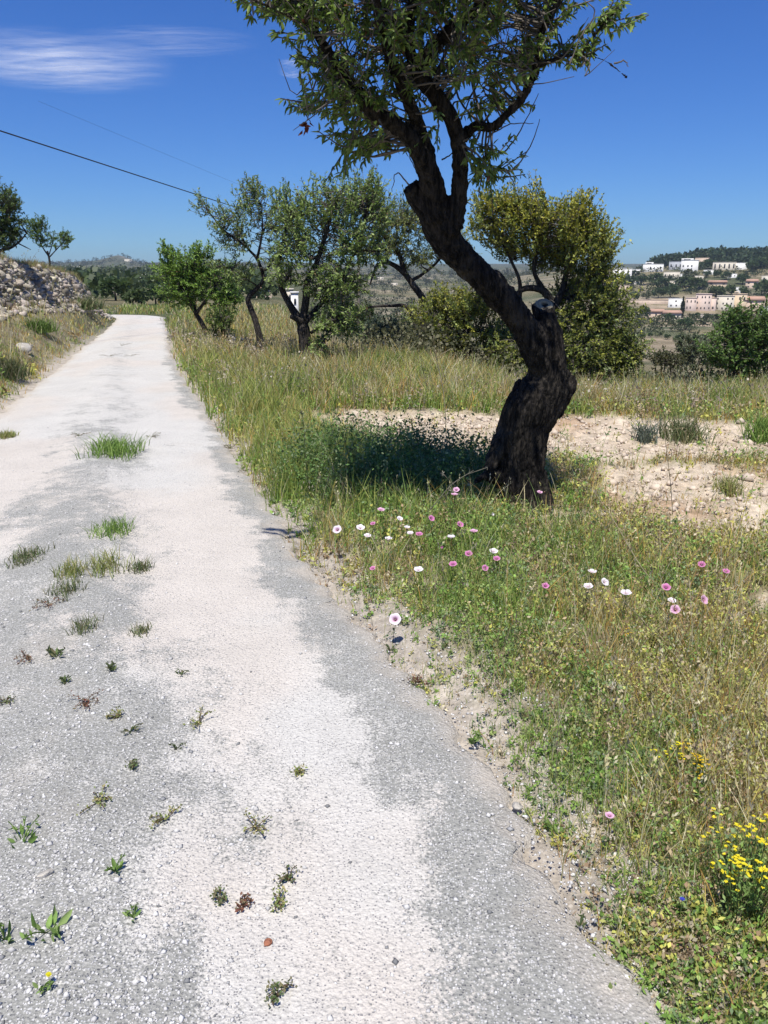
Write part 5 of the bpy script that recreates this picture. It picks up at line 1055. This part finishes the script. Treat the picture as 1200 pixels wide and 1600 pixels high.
house(951, 984, 420, 440, 'white flat roofed villa at the left end of the hill, right of the yellow-green tree', 'white', wins=(4, 2), depth=.5)
house(1006, 1034, 413, 425, 'white villa with a small upper block, second from the left on the hill', 'white', wins=(4, 1), step=[(.1, .5, 3)])
house(1046, 1064, 409, 422, 'grey house joined to the left of the biggest white villa', 'grey', wins=(3, 1))
house(1065, 1088, 407, 425, 'biggest white villa on the hill with blank bright wall', 'white', wins=(4, 1), winh=.15, step=[(.0, .7, 3)])
house(1087, 1106, 403, 413, 'beige house topmost behind the biggest white villa', 'sand', wins=(2, 1))
house(1038, 1060, 425, 436, 'cream terraced house below the grey house', 'cream', wins=(4, 1))
house(1044, 1068, 439, 448, 'long low cream garden house below the cream terraced one', 'cream', wins=(3, 1))
house(1116, 1146, 410, 422, 'wide pale villa with dark openings right of the tree clump', 'cream', wins=(5, 1), winh=.5)
house(1147, 1165, 411, 422, 'small bright white house at the right end of the wide pale villa', 'white', wins=(2, 1), winh=.15)
house(1100, 1114, 422, 429, 'tiny white house half hidden by hill trees', 'white', wins=(2, 1))
house(1108, 1133, 438, 447, 'ochre house halfway down the hill', 'ochre', 'tile', wins=(3, 1))
house(1166, 1182, 436, 451, 'ruddy roofed narrow house on the right of the hill', 'sand', 'tile', wins=(2, 2))
house(1191, 1206, 431, 440, 'pale house cut by the right edge of the view on the hill', 'cream', wins=(2, 1))
house(962, 982, 446, 454, 'low beige house below the leftmost white villa', 'sand', wins=(3, 1))
house(1045, 1066, 467, 481, 'white house left of the left cypress in the lower village', 'white', wins=(3, 2), y0=250)
house(1071, 1086, 466, 486, 'pink terrace house just right of the left cypress', 'pink', wins=(3, 2), y0=250)
house(1087, 1108, 460, 486, 'tall pink block in the middle of the lower village', 'pink', wins=(4, 3), y0=250)
house(1109, 1117, 466, 486, 'narrow pink house end beside the right cypress', 'pink', wins=(1, 2), y0=250)
house(1119, 1143, 463, 486, 'cream block of flats right of the right cypress', 'cream', wins=(4, 3), y0=250)
house(1144, 1163, 460, 486, 'ochre house with raised corner in the lower village', 'ochre', wins=(3, 2), y0=250, step=[(.1, .4, 4)])
house(1164, 1190, 463, 486, 'long sandy house at the right of the lower village', 'sand', 'tile', wins=(4, 2), y0=250)
house(1191, 1215, 480, 492, 'grey roofed low house at the right edge of the lower village', 'grey', wins=(3, 1), y0=250)
house(1012, 1036, 483, 496, 'low pink roofed farmhouse at the left of the lower village', 'sand', 'tile', wins=(3, 1), y0=220)
house(1037, 1062, 485, 499, 'pale low house next to the pink roofed farmhouse', 'cream', 'tile', wins=(3, 1), y0=220)
house(988, 1040, 469, 475, 'long pale retaining wall above the low farmhouse', 'sand', wins=(8, 1), y0=250, name='retaining_wall', cat='wall', depth=.05, winh=.0)
house(1080, 1120, 491, 498, 'low pale garden wall in front of the pink houses', 'stone', wins=(6, 1), y0=220, name='garden_wall', cat='wall', depth=.05, winh=.0)
house(394, 425, 461, 494, 'small tile roofed cottage seen between the almond trunks', 'sand', 'tile', wins=(2, 1), dist=130, depth=.8)
house(449, 459, 480, 494, 'white gable end glimpsed left of the thick almond trunk', 'cream', wins=(1, 1), dist=120, depth=.9)
house(456, 467, 497, 506, 'low white outbuilding under the white gable end', 'white', wins=(1, 1), dist=105, depth=.6)
house(219, 238, 432, 437, 'long white farmhouse on the dark slope beyond the road bend', 'white', wins=(4, 1), y0=150)
house(115, 135, 416, 420, 'pale low house on the distant slope above the end of the wall', 'cream', wins=(3, 1), y0=500)
house(195, 206, 405, 409, 'tiny pale building on the slope of the distant peak', 'cream', wins=(2, 1), y0=900)
for px, py, lb in [(590, 437, 'far white house on the hazy slope, left of the arched limb'), (612, 446, 'far cream house on the hazy slope under the arched limb'), (640, 441, 'far pale house just right of the arched limb'), (655, 432, 'small far white house highest right of the arched limb')]:
    house(px, px+9, py-4, py, lb, 'cream', wins=(2, 1), y0=300)
for a_ in [(985, 1000, 421, 427, 'small white house between the two left villas', 'white'), (1030, 1044, 405, 412, 'small cream house on the hill just left of the grey house, higher up', 'cream'), (1122, 1136, 402, 408, 'low sand coloured house highest on the hill above the wide pale villa', 'sand'),
           (1064, 1078, 428, 433, 'small white garden house under the biggest white villa', 'white'), (1086, 1098, 431, 437, 'little cream house between the trees under the biggest villa', 'cream'), (1138, 1150, 428, 434, 'little white house under the wide pale villa', 'white'), (1010, 1024, 432, 437, 'little white house below the second villa', 'white'),
           (1176, 1190, 409, 416, 'small white house on the hill right of the small bright one', 'white'), (990, 1002, 440, 445, 'tiny white house on the slope right of the leftmost villa', 'white'), (1150, 1158, 449, 458, 'narrow white tower house above the ochre village house', 'white')]:
    house(*a_[:4], a_[4], a_[5], wins=(2, 1), winh=.2)
# low shed wall / ruin past the end of the stone wall
house(178, 192, 456, 461, 'low pale stone hut wall past the end of the stone wall', 'stone', wins=(1, 1), y0=70, winh=0, name='stone_hut', cat='hut')

# ------------------------------------------------------------ far trees: three shapes, copied
farleaf = M['leaf']
def far_proto(kind, cbase, ctip, nleaf=420):
    mb = MB(); tb = MB()
    if kind == 'cypress':
        t_ = rng.random(nleaf); a = rng.uniform(0, 6.28, nleaf); r_ = .5*np.sin(np.clip(t_*1.1+.12, 0, 1)*np.pi)**.6*.22*rng.uniform(.6, 1, nleaf); P = np.stack([np.cos(a)*r_, np.sin(a)*r_, .04+t_*.94], 1); D = norm(np.stack([np.cos(a)*.3, np.sin(a)*.3, 1+0*a], 1)); L = np.full(nleaf, .09)
        V, F = tube([(0, 0, -.05), (0, 0, .9)], [.02, .008], 6); tb.add(V, F)
    else:
        P = []
        for _ in range(9 if kind == 'round' else 12):
            c = rdir(1)[0]*mw([.28, .28, .2])+mw([0, 0, .62 if kind == 'round' else .66]); n = nleaf//9; P.append(c+rdir(n)*(.17*rng.random((n, 1))**.35)*mw([1, 1, .8 if kind == 'round' else .55]))
        P = np.concatenate(P); D = norm(P-mw([0, 0, .5])+rdir(len(P))*.25); L = rng.uniform(.09, .16, len(P))
        V, F = tube([(0, 0, -.08), (.02, 0, .3), (0, .02, .62)], [.035, .028, .015], 6); tb.add(V, F)
    n = len(P); V, F = quad_leaf(P, norm(D+rdir(n)*.7), norm(D+rdir(n)*.6), L, L*.75); k_ = rng.random(n)[:, None]
    mb.add(V, F, col=np.repeat(mw(cbase)*(1-k_)+mw(ctip)*k_, 4, 0)); return mb.mesh('crown', farleaf), tb.mesh('trunk', M['bark2'])
DG = ((.040, .072, .028), (.10, .145, .055)); MG = ((.045, .075, .026), (.105, .14, .050)); OG = ((.09, .105, .055), (.17, .18, .10))
FP = {('round', i): far_proto('round', *c) for i, c in enumerate((DG, MG, OG))}
FP.update({('pine', 0): far_proto('pine', *DG), ('cypress', 0): far_proto('cypress', (.012, .025, .012), (.035, .05, .022), 500)})
def far_tree(px, py, hpx, key, label, group=None, y0=60, wf=1., name=None, pos=None, parts=True):
    h = hit(px, py, y0) if pos is None else pos
    s = np.linalg.norm(h-mw([0, 0, CAM_H]))/FPX; Hh = hpx*s
    kind, i_ = key; cr, tk = FP[key]
    nm = name or {'round': 'tree', 'pine': 'pine_tree', 'cypress': 'cypress_tree'}[kind]
    root = empty(nm, h, label, 'tree', group, rng.uniform(0, 6.28)); root.scale = (Hh*wf, Hh*wf, Hh); root.location.z -= Hh*(.18 if kind == 'round' else 0)
    ob('crown', cr, root); ob('trunk', tk, root); return root
far_tree(1065, 497, 29, ('cypress', 0), 'left one of two thin dark cypresses in the village', y0=200, wf=.8)
far_tree(1116, 486, 25, ('cypress', 0), 'right one of two thin dark cypresses in the village', y0=200, wf=.8)
HT = [(948, 448, 16, 'r', 1, 'dark tree at the left foot of the leftmost white villa'), (963, 447, 13, 'r', 0, 'small round tree under the leftmost white villa'), (981, 450, 24, 'r', 0, 'tall dark tree at the right corner of the leftmost white villa'), (994, 432, 12, 'r', 1, 'tree between the two left villas on the hill'), (1002, 446, 16, 'r', 0, 'dark tree below the second villa, left side'),
 (1022, 446, 22, 'r', 1, 'broad tree directly below the second villa'), (1034, 452, 20, 'r', 0, 'dark tree left of the cream terraced house'), (990, 470, 16, 'r', 0, 'dark tree low on the hill left of the long retaining wall'), (1047, 466, 24, 'r', 0, 'tall dark tree above the white village house'), (1028, 466, 18, 'r', 0, 'dark tree above the low farmhouses'),
 (1010, 468, 14, 'r', 2, 'olive grey tree on the bare slope left of the dark ones'), (1070, 450, 22, 'r', 1, 'green tree right of the cream garden house'), (1085, 455, 26, 'r', 1, 'broad green tree below the biggest white villa'), (1100, 452, 18, 'r', 1, 'green tree left of the ochre house'), (1078, 436, 18, 'r', 2, 'olive tree just below the biggest white villa'),
 (1100, 421, 16, 'r', 0, 'dark tree between the biggest villa and the wide pale villa'), (1110, 420, 17, 'r', 0, 'dark round tree in front of the wide pale villa, left'), (1104, 434, 12, 'r', 0, 'small dark tree above the ochre house'), (1120, 434, 12, 'r', 0, 'dark tree in front of the wide pale villa, middle'), (1134, 438, 14, 'r', 0, 'dark tree in front of the wide pale villa, right'), (1160, 445, 18, 'r', 0, 'dark tree left of the ruddy roofed house'),
 (1145, 462, 20, 'r', 1, 'green tree above the ochre village house'), (1128, 462, 18, 'r', 1, 'green tree above the cream block of flats'), (1110, 462, 16, 'r', 1, 'green tree above the right cypress'), (1190, 462, 26, 'r', 0, 'dark tree right of the ruddy roofed house'), (1175, 425, 18, 'r', 0, 'dark tree right of the small bright white house'), (1195, 420, 20, 'r', 0, 'dark tree on the hill near the right edge'), (1165, 463, 18, 'r', 1, 'green tree above the long sandy house'),
 (1000, 500, 26, 'r', 1, 'green tree at the left end of the low farmhouse'), (1046, 503, 15, 'r', 0, 'small dark purple-brown tree in front of the pale low house'), (1070, 516, 22, 'r', 0, 'round dark tree below the left cypress'), (1085, 500, 14, 'r', 1, 'green hedge tree right of the left cypress'), (1100, 502, 15, 'r', 1, 'green hedge tree in the middle of the field edge'), (1115, 502, 14, 'r', 1, 'green hedge tree under the right cypress'),
 (1003, 530, 10, 'r', 0, 'leftmost small bush on the terraced field'), (1016, 527, 8, 'r', 0, 'second small bush on the terraced field'), (1030, 526, 9, 'r', 1, 'third small bush on the terraced field'), (1042, 531, 10, 'r', 0, 'fourth small bush on the terraced field'), (1055, 534, 13, 'r', 1, 'rightmost bigger bush on the terraced field'),
 (1040, 556, 10, 'r', 0, 'low dark bush at the near end of the brown field'), (1080, 540, 18, 'r', 2, 'silvery tree right of the brown field'), (1098, 535, 16, 'r', 1, 'green tree right of the silvery one'), (1125, 520, 20, 'r', 1, 'bushy green tree behind the dark right hand bush')]
for px, py, hh_, kd, ci, lb in HT: far_tree(px, py, hh_, ('round', ci), lb, 'trees on the far hillside', y0=110, wf=1.15)
# trees beyond the bend on the left
BT = [(180, 470, 42, 0, 'dark tree right behind the end of the stone wall'), (198, 462, 30, 0, 'dark tree second past the end of the stone wall'), (222, 478, 34, 1, 'yellowish-dark bush tree beyond the road end'), (243, 476, 36, 0, 'dark tree beyond the road end, right one'), (208, 478, 26, 1, 'low olive bush beyond the road end'), (262, 480, 30, 1, 'green bush tree hidden behind the bushy almond tree'), (168, 452, 20, 1, 'light green tree poking over the wall end'), (368, 488, 40, 1, 'tree behind the slender almond trunk'), (300, 470, 40, 0, 'dark tree behind the bushy almond tree'), (432, 470, 24, 0, 'dark tree behind the cottage')]
for px, py, hh_, ci, lb in BT: far_tree(px, py, hh_, ('round', ci), lb, 'trees beyond the bend', y0=58 if px < 290 else (80 if px < 400 else 160), wf=1.3)
# woodland that nobody could count: the ridge and the hill slopes
def wood(n, name, label, fpx, yr, hm, dens, c0, c1, lf_=60, lsc=1.):
    px = rng.uniform(*fpx, n); Yv = rng.uniform(*yr, n); X = (px-600)/FPX*Yv; kp = rng.random(n) < dens(px, Yv, X); X, Yv = X[kp], Yv[kp]; n = len(X); Z = H(X, Yv)
    h = hm(Yv)*rng.uniform(.6, 1.3, n); c = np.stack([X, Yv, Z+h*.5], 1)
    P = c[:, None]+norm(rng.normal(size=(n, lf_, 3)))*(rng.random((n, lf_, 1))**.4)*(h[:, None, None]*mw([.62, .62, .5])); P = P.reshape(-1, 3); D = norm(P-np.repeat(c, lf_, 0)+rng.normal(size=P.shape)*.2*np.repeat(h, lf_)[:, None])
    L = np.repeat(h, lf_)*rng.uniform(.16, .34, len(P))*lsc; V, F = quad_leaf(P-D*L[:, None]*.5, norm(D+rdir(len(P))), norm(D+rdir(len(P))*.6), L, L*.8)
    k_ = rng.random((len(P), 1)); tone = np.repeat(rng.uniform(.7, 1.25, (n, 1)), lf_, 0); cc_ = (mw(c0)*(1-k_)+mw(c1)*k_)*tone
    mb = MB(); mb.add(V, F, col=np.repeat(cc_, 4, 0)); tag(ob(name, mb.mesh(name, farleaf)), label, 'woodland', kind='stuff')
wood(1500, 'ridge_woodland', 'dark pine wood along the top of the right hand hill', (1000, 1300), (690, 830), lambda Y: 9+0*Y, lambda p, Y, X: np.where(p < 1090, sst(755, 775, Y), np.where(p > 1150, sst(660, 710, Y), sst(730, 760, Y))), (.032, .058, .028), (.075, .11, .045), 46)
wood(1900, 'hillside_scrub', 'green scrub and small trees covering the slope between the houses', (880, 1300), (520, 760), lambda Y: 4.2+0*Y, lambda p, Y, X: .75*sst(.42, .55, fbm(X/22, Y/30, seed=171)), (.030, .050, .022), (.085, .105, .045), 26)
wood(900, 'slope_scrub', 'brown and olive brush on the bank dropping away beyond the field', (560, 1320), (16, 95), lambda Y: .55+Y*.014, lambda p, Y, X: .8*sst(.38, .52, fbm(X/5, Y/7, seed=183)), (.075, .085, .040), (.21, .20, .11), 240, .30)
wood(1800, 'valley_scrub', 'scattered scrub on the valley floor', (860, 1320), (95, 420), lambda Y: 1.2+Y*.006, lambda p, Y, X: .6*sst(.44, .58, fbm(X/16, Y/12, seed=173))*(1-.85*sst(205, 225, Y)*(1-sst(300, 330, Y))*(p < 1075)*(p > 960)), (.05, .065, .028), (.12, .13, .06), 34)
wood(3200, 'hazy_slope_scrub', 'scrub of the hazy terraced slope beyond the middle trees', (480, 900), (90, 1500), lambda Y: 1.6+Y*.0045, lambda p, Y, X: -.0+.6*sst(.40, .54, fbm(X/24, Y/34, seed=175)), (.05, .06, .03), (.11, .115, .06), 26)
wood(1700, 'left_slope_woodland', 'dark green wood on the slopes beyond the bend on the left', (60, 420), (95, 1000), lambda Y: 2.4+Y*.006, lambda p, Y, X: .8*sst(.38, .5, fbm(X/25, Y/40, seed=177)), (.038, .064, .028), (.10, .13, .05), 34)
wood(700, 'distant_peak_scrub', 'bluish scrub on the distant peak and ridge', (60, 420), (1800, 2600), lambda Y: 9+0*Y, lambda p, Y, X: .7*sst(.4, .55, fbm(X/90, Y/90, seed=179)), (.026, .044, .022), (.06, .08, .04), 22)
# pole that carries the cables, behind the trees
tag(ob('utility_pole', mb_pole.mesh('utility_pole', pole_mat, True), None, (bx_[0], bx_[1], gb)), 'wooden pole holding the overhead cable, hidden behind the middle almond trees', 'pole')

# ------------------------------------------------------------ haze
HAZE = 0.00013
V, F = box(-4600, 4600, -4600, 4600, -60, 90); V[:, 2] = np.where(V[:, 2] < 0, float(GZ.min())-1, max(float(GZ.max())+14, 60))
hm_, t = newmat('haze'); pv = t.nodes.new('ShaderNodeVolumePrincipled'); pv.inputs['Color'].default_value = (.72, .82, .95, 1); pv.inputs['Density'].default_value = HAZE; pv.inputs['Anisotropy'].default_value = .2
o_ = t.nodes.new('ShaderNodeOutputMaterial'); t.links.new(pv.outputs[0], o_.inputs['Volume'])
tag(ob('haze', mesh('haze', V, [F], None, False, [hm_])), 'thin blue air over the valley', 'haze', kind='stuff')
print('ground z', GZ.min(), GZ.max())
